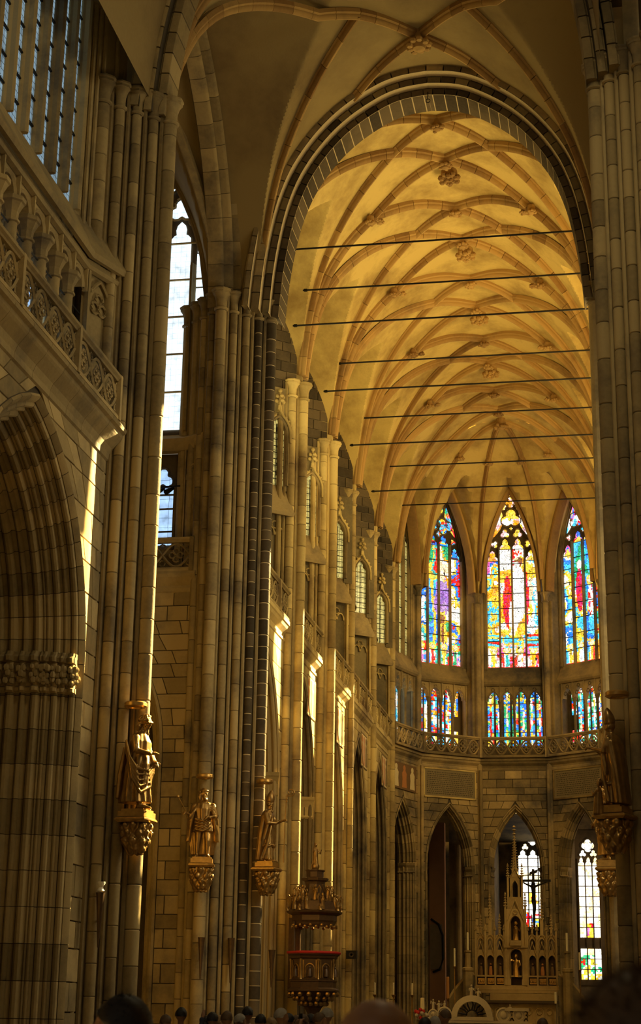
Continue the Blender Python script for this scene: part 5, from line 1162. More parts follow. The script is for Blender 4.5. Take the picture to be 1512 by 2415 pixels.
def bishop(mb, back=False):                             # mitred bishop in a cope, alb with a lace hem, one hand out for the crozier
    robe(mb, [(.08, .19, .2, 0, 0), (.45, .17, .19, 0, 0), (.9, .16, .2, 0, 0), (1.2, .15, .2, 0, 0), (1.5, .15, .24, 0, 0), (1.66, .1, .18, 0, 0), (1.72, .07, .08, 0, 0)], 12, .12, 11)
    robe(mb, [(.04, .12, .33, -.2, 0), (.5, .13, .33, -.16, 0), (1.1, .16, .33, -.1, 0), (1.5, .16, .3, -.04, 0), (1.68, .11, .16, -.02, 0)], 11, .13, 12)
    for e in (-1, 1):
        sash(mb, [(.06, e * .07, 1.66), (.16, e * .12, 1.4), (.14, e * .2, 1.0), (.08, e * .28, .5), (-.02, e * .33, .1)], [.035, .04, .045, .045, .04])
        for k in range(3): sash(mb, [(-.02, e * (.2 + .02 * k), 1.6 - .05 * k), (.1, e * (.27 + .02 * k), 1.32 - .08 * k), (.02, e * (.34 + .01 * k), .9 - .1 * k)], [.03, .042, .03])
    mb.tube([(.19 * math.cos(a) + .01, .22 * math.sin(a), .52 + .03 * math.sin(7 * a)) for a in [k * PI / 16 for k in range(33)]], .03, 6)
    for y in (-.1, .1): capsule(mb, [(.02, y, .06), (.16, y * 1.1, .05), (.24, y * 1.2, .03)], [.055, .05, .035])
    capsule(mb, [(0, .22, 1.54), (.08, .3, 1.27), (.34, .24, 1.36)], [.09, .075, .045]); hand(mb, (.36, .235, 1.37), (.9, 0, .2), (0, 0, 1), 1.1, True)
    capsule(mb, [(0, -.22, 1.54), (.1, -.3, 1.24), (.28, -.14, 1.24)], [.09, .075, .05]); hand(mb, (.29, -.13, 1.25), (.5, .5, .6), (-.5, -.5, .6), 1.1)
    capsule(mb, [(0, 0, 1.66), (.03, 0, 1.8)], [.075, .07]); P = head(mb, (.04, 0, 1.88), 1.15, .14, False, 0, .12)
    rows = []
    for k in range(9):
        f = k / 8; w = math.sin(PI * (.28 + .72 * (1 - f) * .62)) if f < 1 else .0; w = (1.0 + .25 * math.sin(PI * f)) * (1 - f ** 2.2) ** .6
        rows.append([P(-.01 + .105 * w * math.cos(a) * (1 - .35 * f), .1 * w * math.sin(a), .07 + .36 * f) for a in [2 * PI * j / 16 for j in range(16)]])
    mb.grid(rows, True); mb.add(rows[0], [tuple(range(16))]); mb.add(rows[-1], [tuple(range(16))[::-1]])
def statue(fn, label, loc, rz, mat=BRONZE, voxel=.016, staff=None, plinth=True, G=.97):
    t = thing('statue', label, 'statue', loc); mb = MB(); fn(mb); ca, sa = math.cos(rz), math.sin(rz); F = G * 1.13; T = lambda p: ((p[0] * ca - p[1] * sa) * F, (p[0] * sa + p[1] * ca) * F, p[2] * G + .16)
    mb.v = [T(p) for p in mb.v]; place(fuse(mb, voxel, 1), 'figure', mat, t)
    if plinth:
        mb = MB(); mb.hexa([T((x, y, z)) for z in (-.16, -.04) for x, y in ((-.28, -.29), (.27, -.29), (.27, .29), (-.28, .29))]); mb.hexa([T((x, y, z)) for z in (-.04, .012) for x, y in ((-.23, -.25), (.24, -.25), (.24, .25), (-.23, .25))])
        mb.v = [(x + loc[0], y + loc[1], z + loc[2]) for x, y, z in mb.v]; mb.build('plinth', GILT, t)
    if staff:
        mb = MB(); staff(mb); mb.v = [tuple(Vector(T(p)) + Vector(loc)) for p in mb.v]; mb.build('crozier' if staff is crozier else 'sceptre', GILT, t, True)
    return t
def crozier(mb):
    mb.tube([(.42, .235, .0), (.44, .235, 1.37), (.47, .235, 2.1)], .018, 6)
    mb.tube([(.47 + .03 * (1) + .14 * (1 - k / 26) * math.cos(-2.6 + k * .48) + .1, .235, 2.3 + .14 * (1 - k / 26) * math.sin(-2.6 + k * .48)) for k in range(22)], .022, 6)
    for z in (2.0, 2.08, 2.16): mb.ball((.47, .235, z), .035, 6, 4)
def sceptre(mb): mb.tube([(.1, -.42, 1.16), (.36, -.5, 1.42), (.52, -.66, 1.72)], .016, 6); mb.ball((.53, -.67, 1.75), .045, 8, 5)
def console(label, loc, rz, h=.78):
    t = thing('console', label, 'bracket', loc); ca, sa = math.cos(rz), math.sin(rz); T = lambda p: (loc[0] + p[0] * ca - p[1] * sa, loc[1] + p[0] * sa + p[1] * ca, loc[2] + p[2])
    mb = MB(); pr = [(.37, h - .015), (.39, h - .03), (.39, h - .06), (.35, h - .09), (.33, h - .11)]
    mb.grid([[T((x * r / .46, y * r / .46, z)) for x, y in ((-.46, -.46), (.42, -.46), (.46, -.2), (.46, .2), (.42, .46), (-.46, .46))] for r, z in [(.1, h)] + [(.37, h)] + pr], True); mb.build('abacus', GILT, t)
    mb = MB(); rr = random.Random(int(abs(loc[0] * 10 + loc[1])))
    mb.lathe([(.14, 0), (.25, .1), (.30, .3), (.32, h - .1)], (0, 0, 0), 12)
    for tier, (z, r, s) in enumerate(((h - .2, .31, .10), (h - .36, .30, .085), (.26, .27, .095), (.1, .2, .08))):
        for k in range(9):
            a = 2 * PI * (k + .5 * (tier % 2)) / 9 + rr.uniform(-.1, .1); x, y = r * math.cos(a), r * math.sin(a); mb.ball((x, y, z + rr.uniform(-.03, .03)), s * rr.uniform(.7, 1.15), 8, 6)
            mb.tube([(x * .8, y * .8, z - .14), (x * 1.05, y * 1.05, z - .04), (x * 1.2, y * 1.2, z + .07), (x * 1.3, y * 1.3, z + .02)], [.05, .05, .042, .02], 6)
            mb.tube([(x * 1.12 + .06 * math.cos(q) * -math.sin(a), y * 1.12 + .06 * math.cos(q) * math.cos(a), z + .06 * math.sin(q)) for q in [j * .7 for j in range(8)]], .02, 5)
    mb.v = [(p[0] * ca - p[1] * sa, p[0] * sa + p[1] * ca, p[2]) for p in mb.v]; place(fuse(mb, .02, 0), 'leaf_carving', BRONZE, t); return t
def canopy(label, loc, r=.27):
    mb = MB(); mb.lathe([(.02, .03), (r * .55, .03), (r * .6, 0), (r * .86, 0), (r, .03), (r, .10), (r * .9, .13), (.02, .14)], loc, 20); o = mb.build('canopy', GILT, None, True); return tag(o, label, 'canopy')
for fn, lb, (x, y), rz, st, cl in (
        (apostle, 'gilded statue of a bearded saint with bowed head on the near left crossing pier', (-5.30, 36.88), -.12, None, 'near left crossing pier'),
        (king, 'gilded statue of a cloaked, capped prince on the far left pier', (-6.74, 48.72), -1.35, sceptre, 'far left pier, below the prince'),
        (bishop, 'gilded statue of a mitred bishop holding a crozier on the far left pier', (-5.02, 50.1), -.15, crozier, 'far left pier, below the bishop'),
        (bishop, 'large gilded bishop statue seen from behind on the near right pier', (5.56, 36.7), 2.75, None, 'near right pier'),
        (apostle, 'gilded statue half hidden behind the near right pier', (5.30, 49.9), 3.0, None, 'far right pier')):
    statue(fn, lb, (x, y, 6.02), rz, BRONZE, .016, st, True, 1.05 if fn is apostle else (.93 if fn is bishop else 1.0))
    console('gilded console carved with curling leaves on the ' + cl, (x, y, 5.22), rz)
    wx, wy = x - .16 * math.cos(rz), y - .16 * math.sin(rz); canopy('round gilded disc canopy over the statue on the ' + {'near left crossing pier': 'near left crossing pier', 'far left pier, below the prince': 'nave side of the far left pier', 'far left pier, below the bishop': 'choir side of the far left pier', 'near right pier': 'near right pier', 'far right pier': 'far right pier'}[cl], (wx, wy, 8.58))
t = thing('statuette', 'small kneeling gilded figure at the feet of the bishop on the right pier', 'statue', (5.22, 36.5, 6.0))
mb = MB(); robe(mb, [(0, .12, .11, 0, 0), (.3, .1, .1, 0, 0), (.5, .08, .1, .01, 0), (.58, .03, .04, .02, 0)], 7, .15, 3, 24); head(mb, (.03, 0, .68), .62, 0, True, 2.5, 0); capsule(mb, [(0, -.09, .52), (-.1, -.06, .42), (-.14, .0, .5)], [.035, .03, .02]); capsule(mb, [(0, .09, .52), (-.1, .06, .42), (-.14, .01, .5)], [.035, .03, .02]); place(fuse(mb, .014, 1), 'figure', BRONZE, t)

# ------------------------------------------------------------------ pulpit on the first choir pier
px, py = -4.72, 56.6
t = thing('pulpit', 'dark carved and gilded pulpit with red cushioned rim and crowned sounding board', 'pulpit', (px, py, 0))
oct_ = lambda r, z, n=8: [(px + r * math.cos(PI / n + 2 * PI * k / n), py + r * math.sin(PI / n + 2 * PI * k / n), z) for k in range(n)]
def tower(mb, prof, n=8):
    rows = [oct_(r, z, n) for r, z in prof]; mb.grid(rows, True); mb.add(rows[0], [tuple(range(n))]); mb.add(rows[-1], [tuple(range(n))[::-1]])
mb = MB(); tower(mb, [(.42, 0), (.42, .25), (.3, .35), (.2, .6), (.17, 1.2), (.22, 1.6), (.18, 1.75), (.3, 1.95), (.55, 2.2), (.8, 2.42), (.84, 2.46)]); mb.build('stem', WOOD, t)
mb = MB(); rr = random.Random(5)
for k in range(16):
    a = 2 * PI * k / 16
    for z, r in ((2.38, .82), (2.24, .64), (2.08, .46)): mb.ball((px + r * math.cos(a), py + r * math.sin(a), z), .085, 6, 4)
mb.build('leaf_carving', BRONZE, t, True)
mb = MB(); tower(mb, [(.84, 2.46), (.9, 2.48), (.9, 2.53), (.82, 2.56), (.78, 2.60), (.78, 2.78), (.82, 2.80), (.82, 2.84), (.76, 2.86), (.76, 3.52), (.82, 3.55), (.84, 3.62), (.9, 3.66), (.9, 3.70)]); mb.build('basket', WOOD, t)
for k in range(8):                                       # framed figure niches on the faces, columns at the corners
    a = 2 * PI * k / 8 + PI / 4; n_ = Vector((math.cos(a), math.sin(a), 0)); s_ = Vector((-n_.y, n_.x, 0)); F = lambda s, z, d: tuple(Vector((px, py, z)) + n_ * (.76 * math.cos(PI / 8) + d) + s_ * s)
    if n_.y > .5: continue
    mb = MB(); arch_sweep(mb, F, 0, 3.2, 2.92, .13, .14, [(.05, 0), (.04, .03), (.01, .035), (0, .0)], 5)
    for e in (-1, 1): mb.obox(F, e * .22 - .025, e * .22 + .025, 2.9, 3.48, 0, .025)
    mb.build('niche_frame', BRONZE, t); mb = MB(); mb.ball(F(0, 3.24, .03), .05, 8, 5); mb.tube([F(0, 2.95, .03), F(0, 3.1, .04), F(0, 3.2, .03)], [.09, .075, .05], 8); mb.build('relief_figure', WOOD, t, True)
    c = oct_(.78, 2.86)[k]; mb = MB(); mb.lathe([(.05, 0), (.035, .05), (.035, .55), (.055, .62), (.055, .66)], c, 8); mb.build('corner_column', BRONZE, t, True)
mb = MB(); tower(mb, [(.80, 3.68), (.93, 3.69), (.95, 3.73), (.93, 3.77), (.80, 3.78)]); mb.build('cushion', RED, t, True, angle=1.2)
mb = MB(); mb.box(px - .95, px - .55, py + .3, py + .5, 2.5, 4.9); mb.lathe([(.06, 0), (.05, 1.0)], (px - .62, py - .35, 3.75), 8); mb.build('back_panel', WOOD, t)
mb = MB(); tower(mb, [(.6, 4.62), (.72, 4.64), (.74, 4.72), (.78, 4.78), (.78, 4.95), (.86, 4.98), (.96, 5.03), (.98, 5.08), (.9, 5.11), (.86, 5.14), (.80, 5.42), (.5, 5.46)]); mb.build('sounding_board', WOOD, t)
mb = MB()
for k in range(24):
    a = 2 * PI * k / 24; r = .74; mb.ball((px + r * math.cos(a), py + r * math.sin(a), 4.62 - .05 * (k % 2)), .06, 6, 4)
for k in range(8): c = oct_(.94, 5.1)[k]; mb.lathe([(.07, 0), (.05, .06), (.07, .12), (.03, .2)], c, 8)
mb.build('fringe', BRONZE, t, True)
def little(mb, c, h, seed, wings=False):
    rr = random.Random(seed); y0 = rr.uniform(-1, 1); tmp = MB()
    robe(tmp, [(0, .16, .14, 0, 0), (.3, .13, .12, 0, 0), (.55, .12, .14, 0, 0), (.7, .07, .09, 0, 0), (.78, .03, .03, 0, 0)], 7, .14, seed, 20); tmp.ball((0, 0, .88), .095, 8, 6, 1, .9, 1.15); tmp.ball((.08, 0, .86), .03, 6, 4)
    capsule(tmp, [(0, -.13, .68), (.1 + rr.uniform(-.1, .1), -.24, .55 + rr.uniform(-.1, .3)), (.2, -.26, .75 + rr.uniform(-.3, .3))], [.045, .04, .03], 6); capsule(tmp, [(0, .13, .68), (.1, .24, .5), (.2, .2, .66)], [.045, .04, .03], 6)
    if wings:
        for e in (-1, 1): tmp.tube([(-.06, e * .08, .68), (-.14, e * .22, .9), (-.14, e * .34, .72), (-.1, e * .3, .4)], [.04, .06, .06, .02], 6)
    ca, sa = math.cos(y0 - 1.2), math.sin(y0 - 1.2); mb.add([(c[0] + (p[0] * ca - p[1] * sa) * h, c[1] + (p[0] * sa + p[1] * ca) * h, c[2] + p[2] * h) for p in tmp.v], tmp.f)
k = 0
for n_, r, z, h in ((9, .78, 5.14, .55), (7, .55, 5.45, .52)):
    for j in range(n_):
        a = -PI + PI * 2 * j / n_; mb = MB(); little(mb, (px + r * math.cos(a), py + r * math.sin(a), z), h, k + 20, True); mb.build('angel', BRONZE, t, True); k += 1
mb = MB(); tower(mb, [(.5, 5.44), (.4, 5.7), (.34, 6.0), (.36, 6.08), (.46, 6.12), (.48, 6.2), (.34, 6.22), (.3, 6.24), (.3, 6.42), (.35, 6.45), (.35, 6.48), (.1, 6.5)]); mb.build('crown_stage', WOOD, t)
mb = MB(); mb.ball((px, py, 6.6), .15, 10, 7); little(mb, (px, py, 6.7), .72, 77, False); place(fuse(MB() if False else (lambda q: (setattr(q, 'v', [(x - px, y - py, z) for x, y, z in q.v]), q)[1])(mb), .012, 1), 'crowning_figure', BRONZE, t)

# ------------------------------------------------------------------ high altar with its traceried retable
SAND = stone_mat('altar_limestone', (.36, .25, .105), (.48, .345, .15), (.22, .14, .06), rnd=.1, bump=.1)
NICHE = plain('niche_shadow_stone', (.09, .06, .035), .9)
ax, ay = .25, 86.0
t = thing('retable', 'pale gothic altar retable with niches, pinnacles and a tall central spire', 'altarpiece', (ax, ay, 3.06))
FA = lambda s, z, d: (ax + s, ay - d, z)
def pinnacle(mb, s, z0, z1, z2, w, d=.1, crockets=4):
    mb.obox(FA, s - w, s + w, z0, z1, d - w, d + w); mb.lathe([(w * 1.5, 0), (w * 1.5, .05), (w * 1.05, .08), (.012, z2 - z1)], FA(s, z1, d), 4, PI / 4)
    for k in range(crockets):
        f = (k + .5) / crockets; r = w * 1.1 * (1 - f) + .02
        for q in range(4): a = PI / 2 * q; x, y, z = FA(s, z1 + (z2 - z1) * f, d); mb.ball((x + r * math.cos(a), y + r * math.sin(a), z), .03 + .012 * (1 - f), 5, 3)
    x, y, z = FA(s, z2, d); mb.ball((x, y, z), .045, 6, 4); mb.ball((x, y, z + .07), .025, 6, 4)
mb = MB(); mb.obox(FA, -2.12, 2.12, 3.06, 3.22, -.5, .2); mb.obox(FA, -2.06, 2.06, 3.22, 3.28, -.5, .14); mb.obox(FA, -2.0, 2.0, 3.28, 5.0, -.5, -.22); mb.obox(FA, -2.06, 2.06, 3.68, 3.76, -.4, .1); mb.build('body', SAND, t)
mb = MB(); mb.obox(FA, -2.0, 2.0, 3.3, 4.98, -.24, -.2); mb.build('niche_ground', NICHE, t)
for side in (-1, 1):
    for j in range(3):
        c = side * (.82 + .48 * j); mb = MB()
        fill(mb, FA, c - .24, c + .24, 3.76, 5.0, (c, .165, .22, 4.5, 0), .06); arch_sweep(mb, FA, c, 4.5, 3.76, .165, .22, [(.035, .06), (.02, .09), (0, .06), (0, -.2)], 6)
        for e in (-1, 1): mb.tube([FA(c + e * .24 * (1 - q / 8) ** .9, 4.62 + .72 * (q / 8), .1) for q in range(9)], .024, 5)
        mb.obox(FA, c - .035, c + .035, 5.3, 5.42, .06, .14); mb.build('niche_arch', SAND, t)
        mb = MB(); fill(mb, FA, c - .2, c + .2, 5.0, 5.72, (c, .12, .2, 5.35, 0), .0); fill(mb, FA, c - .2, c + .2, 5.0, 5.72, (c, .12, .2, 5.35, 0), -.12); arch_sweep(mb, FA, c, 5.35, 5.02, .12, .2, [(.03, .0), (.015, .03), (0, 0), (0, -.12)], 5); mb.tube([FA(c + s, z, .03) for s, z in ((-.2, 5.5), (0, 5.85), (.2, 5.5))], .028, 5); mb.build('gable_stage', SAND, t)
        mb = MB(); mb.tube([FA(c, 3.78, -.1), FA(c, 4.0, -.08), FA(c, 4.2, -.1)], [.11, .1, .06], 8); mb.ball(FA(c, 4.3, -.1), .055, 8, 6); mb.build('niche_figure', OCHRE if j % 2 else UMBER, t, True)
        mb = MB(); mb.obox(FA, c - .17, c + .17, 3.34, 3.62, -.12, -.08)
        for q in (-1, 0, 1): mb.ball(FA(c + q * .09, 3.46, -.08), .055, 6, 4, 1, 1, 1.3)
        mb.build('predella_relief', GILT, t, True)
    for j in range(4):
        s = side * (.58 + .48 * j); mb = MB(); pinnacle(mb, s, 3.28, 5.95, 6.2 if j != 3 else 6.25, .04, .1); mb.build('pinnacle', SAND, t)
    for j in (0, 1, 2):
        s = side * (.82 + .48 * j); mb = MB(); pinnacle(mb, s, 5.7, 6.0 if j != 1 else 6.45, 6.68 if j != 1 else 7.7, .05 if j != 1 else .075, -.02, 5 if j != 1 else 8); mb.build('pinnacle', SAND, t)
mb = MB(); fill(mb, FA, -.56, .56, 3.28, 5.15, (0, .27, .3, 4.72, 0), .16); arch_sweep(mb, FA, 0, 4.72, 3.6, .27, .3, [(.06, .16), (.03, .22), (0, .16), (0, -.3)], 8); mb.obox(FA, -.6, .6, 5.1, 5.2, -.3, .24); mb.obox(FA, -.56, -.44, 3.28, 5.15, -.3, .2); mb.obox(FA, .44, .56, 3.28, 5.15, -.3, .2)
fill(mb, FA, -.5, .5, 5.2, 7.0, (0, .25, .35, 6.3, 0), .12); arch_sweep(mb, FA, 0, 6.3, 5.45, .25, .35, [(.06, .12), (.03, .18), (0, .12), (0, -.3)], 8); mb.obox(FA, -.28, .28, 5.2, 5.45, -.2, .3)
for e in (-1, 1): mb.tube([FA(e * .42 * (1 - q / 8), 6.45 + 1.05 * q / 8, .16) for q in range(9)], .035, 5)
mb.tube([FA(.1 * math.cos(q * PI / 6), 6.85 + .1 * math.sin(q * PI / 6), .18) for q in range(13)], .022, 5); mb.build('central_tower', SAND, t)
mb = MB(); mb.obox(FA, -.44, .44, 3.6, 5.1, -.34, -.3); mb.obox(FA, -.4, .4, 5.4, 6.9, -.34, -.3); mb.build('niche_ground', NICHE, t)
mb = MB(); mb.obox(FA, -.34, .34, 7.0, 7.6, -.3, .06); fill(mb, FA, -.3, .3, 7.6, 8.7, (0, .13, .3, 8.1, 0), .02); arch_sweep(mb, FA, 0, 8.1, 7.6, .13, .3, [(.05, .02), (.02, .06), (0, .02), (0, -.3)], 6)
for e in (-1, 1): mb.obox(FA, e * .3 - .05, e * .3 + .05, 7.6, 8.7, -.3, .02)
mb.tube([FA(-.26, 8.55, .05), FA(0, 9.0, .05), FA(.26, 8.55, .05)], .03, 5); mb.build('upper_stage', SAND, t)
for e in (-1, 1):
    mb = MB(); pinnacle(mb, e * .5, 5.2, 7.1, 7.75, .05, .15, 5); pinnacle(mb, e * .36, 7.0, 8.6, 9.2, .045, .0, 5); mb.build('pinnacle', SAND, t)
mb = MB(); pinnacle(mb, 0, 8.6, 8.95, 10.95, .15, -.12, 15); mb.lathe([(.05, 0), (.12, .03), (.05, .07)], FA(0, 10.75, -.12), 8); mb.lathe([(.04, 0), (.17, .03), (.04, .07)], FA(0, 10.95, -.12), 8); mb.lathe([(.04, 0), (.09, .04), (.03, .12)], FA(0, 11.1, -.12), 8); mb.build('spire', SAND, t)
mb = MB(); little(mb, FA(0, 3.68, -.02), 1.15, 91); mb.ball(FA(.1, 4.35, .1), .09, 8, 6); mb.tube([FA(.1, 4.15, .08), FA(.1, 4.28, .1)], .07, 8); o = mb.build('madonna_figure', GILT, t, True)
mb = MB(); little(mb, FA(0, 5.47, 0.0), .95, 93); mb.build('upper_figure', GILT, t, True)
t = thing('altar', 'stone high altar table with arcaded front below the retable', 'altar', (ax, ay - .6, 0)); FB = lambda s, z, d: (ax + s, ay - .3 - d, z)
mb = MB(); mb.obox(FB, -1.95, 2.0, 2.9, 3.05, -.1, .1); mb.obox(FB, -1.3, 1.95, 2.55, 2.88, -.1, .25); mb.build('gradine', SAND, t)
mb = MB(); mb.obox(FB, -1.75, 2.1, 2.42, 2.54, -.1, .75); mb.build('mensa', NICHE, t)
mb = MB(); mb.obox(FB, -1.6, 1.95, 1.4, 2.42, -.1, .55); mb.obox(FB, -2.4, 2.6, 1.0, 1.4, -.3, 1.0); mb.obox(FB, -3.0, 3.2, .5, 1.0, -.5, 1.6); mb.obox(FB, -3.6, 3.8, 0, .5, -.7, 2.2); mb.build('body', APSE, t)
mb = MB()
for j in range(7):
    c = -1.35 + .5 * j; arch_sweep(mb, FB, c, 2.0, 1.5, .17, .17, [(.04, .55), (.03, .6), (0, .6), (0, .55)], 6)
    mb.tube([FB(c + .12 * math.cos(q * PI / 5), 2.0 + .12 * math.sin(q * PI / 5), .57) for q in range(11)], .02, 4)
mb.build('front_arcade', SAND, t)
for e in (-1, 1):
    c = ax + e * 2.1; t = thing('altar_parapet', 'sloping stone parapet wall on the %s of the high altar' % ('left' if e < 0 else 'right'), 'parapet', (c + e * .7, 85.6, 0))
    mb = MB(); P = [(c, 85.5, 0), (c + e * 1.25, 85.5, 0), (c + e * 1.25, 85.5, 2.55), (c + e * .95, 85.5, 3.0), (c + e * .55, 85.5, 3.45), (c, 85.5, 3.75)]; mb.prism(P, (0, .35, 0)); mb.build('wall', APSE, t)
    mb = MB(); mb.tube([(c, 85.6, 3.8), (c + e * .55, 85.6, 3.5), (c + e * .95, 85.6, 3.05), (c + e * 1.25, 85.6, 2.6)], .09, 8); mb.build('coping', SAND, t, True)
def candle(label, x, y, zb, zc, zt, r=.035, stick=True, cmat=WAX, base=0.0):
    t = thing('candlestick', label, 'candlestick', (x, y, base))
    if stick:
        mb = MB(); h = zb - base; mb.lathe([(.16, 0), (.16, .04), (.06, .12), (.035, .2), (.03, h * .45), (.06, h * .48), (.03, h * .52), (.028, h - .12), (.06, h - .08), (.09, h - .02), (.09, h)], (x, y, base), 10); mb.build('stick', BRONZE, t, True)
    mb = MB(); mb.lathe([(r, 0), (r, zt - zc), (r * .4, zt - zc + .01)], (x, y, zc), 10); mb.build('candle', cmat, t, True)
    mb = MB(); mb.lathe([(.005, 0), (.004, .04)], (x, y, zt), 5); mb.build('wick', IRON, t)
PAS = plain('brown_wax', (.42, .2, .06), .6)
for e, x in ((-1, -2.12), (1, 2.82)):
    t = thing('candle_pillar', 'stone pillar carrying a tall candle on the %s of the retable' % ('left' if e < 0 else 'right'), 'pillar', (x, 85.2, 0)); mb = MB(); mb.lathe([(.26, 0), (.26, 3.9), (.3, 3.95), (.3, 4.08), (.14, 4.12), (.14, 4.8), (.18, 4.85), (.18, 4.92)], (x, 85.2, 0), 8, PI / 8); mb.build('pillar', APSE, t)
    candle('tall white candle on the stone pillar %s of the retable' % ('left' if e < 0 else 'right'), x, 85.2, 4.95, 4.94, 5.8, .055, False, base=4.92)
candle('tall white candle on a thin stand left of the high altar', -2.62, 83.5, 4.1, 4.1, 4.95, .05)
candle('tall white candle on a thin stand right of the high altar', 3.47, 83.5, 4.0, 4.0, 4.8, .05)
candle('thick brown paschal candle on a stand before the left altar parapet', -2.55, 79.5, 2.55, 2.55, 3.5, .075, True, PAS)
candle('stout white candle at the right end of the altar table', 2.22, 84.6, 2.42, 2.42, 2.95, .06, False, base=2.42)
for j, x in enumerate((-5.33, -4.5, -3.67)): candle('%s white candle from the left in the row of three on brass sticks' % ORD[j], x, 75 + .01 * j, 2.62, 2.62, 3.12, .04)
candle('short thick candle beside the marble tomb', -2.62, 70, 2.0, 2.0, 2.45, .09)
# crucifix before the chapel window
t = thing('crucifix', 'dark crucifix standing out against the bright chapel window behind the altar', 'crucifix', (1.15, 87.3, 0)); cx_ = 1.12
mb = MB(); mb.box(cx_ - .06, cx_ + .06, 87.25, 87.35, 0, 9.1); mb.build('post', IRON, t); mb = MB(); mb.box(cx_ - .68, cx_ + .9, 87.22, 87.32, 8.46, 8.58); mb.build('beam', IRON, t)
mb = MB(); mb.hexa([(cx_ - .22, 87.18, 8.78), (cx_ + .2, 87.18, 8.92), (cx_ + .2, 87.24, 8.92), (cx_ - .22, 87.24, 8.78), (cx_ - .17, 87.18, 8.95), (cx_ + .25, 87.18, 9.09), (cx_ + .25, 87.24, 9.09), (cx_ - .17, 87.24, 8.95)]); mb.build('title_board', IRON, t)
mb = MB(); capsule(mb, [(0, 0, 8.2), (.02, 0, 7.8), (.0, 0, 7.55)], [.13, .1, .11]); capsule(mb, [(-.04, 0, 7.5), (.03, -.05, 7.1), (0, 0, 6.7)], [.08, .06, .045]); capsule(mb, [(.05, 0, 7.5), (.07, -.05, 7.1), (.02, -.02, 6.7)], [.08, .06, .045]); capsule(mb, [(-.1, 0, 8.22), (-.34, 0, 8.32), (-.58, 0, 8.47)], [.06, .045, .03]); capsule(mb, [(.1, 0, 8.22), (.42, 0, 8.34), (.72, 0, 8.47)], [.06, .045, .03]); head(mb, (0, -.06, 8.38), .8, .05, True, -PI / 2, .4)
mb.v = [(x + cx_ - 1.15, y - .15, z) for x, y, z in mb.v]; place(fuse(mb, .016, 1), 'figure', IRON, t)
# marble tomb in the middle of the choir
t = thing('marble_tomb', 'white marble royal tomb with pierced medallion screen and small figures', 'tomb', (0, 68, 0)); FT = lambda s, z, d: (s, 68 - d, z)
mb = MB(); mb.obox(FT, -2.1, 1.9, 0, 1.5, -2.5, 0); mb.build('chest', MARBLE, t)
mb = MB(); out = [(-.40 + .82 * math.cos(PI * k / 16), 1.72 + .84 * math.sin(PI * k / 16)) for k in range(17)]; mb.grid([[FT(s, z, .1), FT(-.40 + (s + .4) * .72, 1.72 + (z - 1.72) * .72, .14), FT(-.40 + (s + .4) * .7, 1.72 + (z - 1.72) * .7, -.1), FT(s, z, -.1), FT(s, z, .1)] for s, z in out]); mb.obox(FT, -2.0, 1.8, 1.5, 1.6, -.1, .1); mb.obox(FT, -1.25, .45, 1.6, 1.74, -.1, .12); mb.build('arched_crest', MARBLE, t)
mb = MB()
for k in range(9): a = PI * (k + .5) / 9; mb.tube([FT(-.4 + .24 * math.cos(a), 1.78 + .24 * math.sin(a), .05), FT(-.4 + .4 * math.cos(a) + .05 * math.sin(k * 2), 1.78 + .42 * math.sin(a), .05), FT(-.4 + .56 * math.cos(a), 1.78 + .56 * math.sin(a), .05)], [.03, .04, .02], 5)
mb.tube([FT(-.4 + .22 * math.cos(q * PI / 8), 1.78 + .22 * math.sin(q * PI / 8), .06) for q in range(9)], .03, 5); mb.build('crest_scrolls', IRON, t, True)
for c, r in ((-1.5, .3), (.85, .3), (1.45, .26), (-1.95, .2)):
    mb = MB(); mb.lathe([(.02, -.05), (r, -.05), (r, .05), (r * .8, .07), (r * .75, .03), (.02, .03)], (0, 0, 0), 18); mb.v = [FT(c + x, 1.82 + y, z) for x, y, z in mb.v]; mb.ball(FT(c, 1.82, .04), r * .45, 10, 6, 1, .4, 1.2); mb.build('medallion', MARBLE, t, True)
    mb = MB()
    for q in range(3): mb.tube([FT(c + r * 1.05 + .07 * math.cos(j * PI / 4), 1.62 + .14 * q + .07 * math.sin(j * PI / 4), .02) for j in range(9)], .02, 4)
    mb.build('scroll', IRON, t)
for k, (s, z, h) in enumerate(((-.42, 2.5, .48), (-.15, 2.42, .42), (-1.72, 1.95, .4), (-1.5, 2.0, .35), (-1.95, 2.0, .4), (1.1, 1.9, .34))): mb = MB(); little(mb, FT(s, z, -.05), h, 40 + k); mb.build('figure', MARBLE, t, True)
mb = MB(); mb.obox(FT, .9, 1.85, 1.98, 2.1, -.5, .12); mb.build('slab', MARBLE, t)
t = thing('flower_vase', 'small bunch of red and white flowers left of the marble tomb', 'flowers', (-2.25, 66.5, 0)); mb = MB(); mb.lathe([(.2, 0), (.2, 1.3), (.08, 1.35), (.14, 1.6)], (-2.25, 66.5, 0), 10); mb.build('pedestal', BRONZE, t)
for k in range(14): mb = MB(); rr = random.Random(k); mb.ball((-2.25 + rr.uniform(-.3, .3), 66.5 + rr.uniform(-.15, .15), 1.72 + rr.uniform(-.1, .28)), .075, 7, 5); mb.build('blossom', RED if k % 2 else MARBLE, t, True)
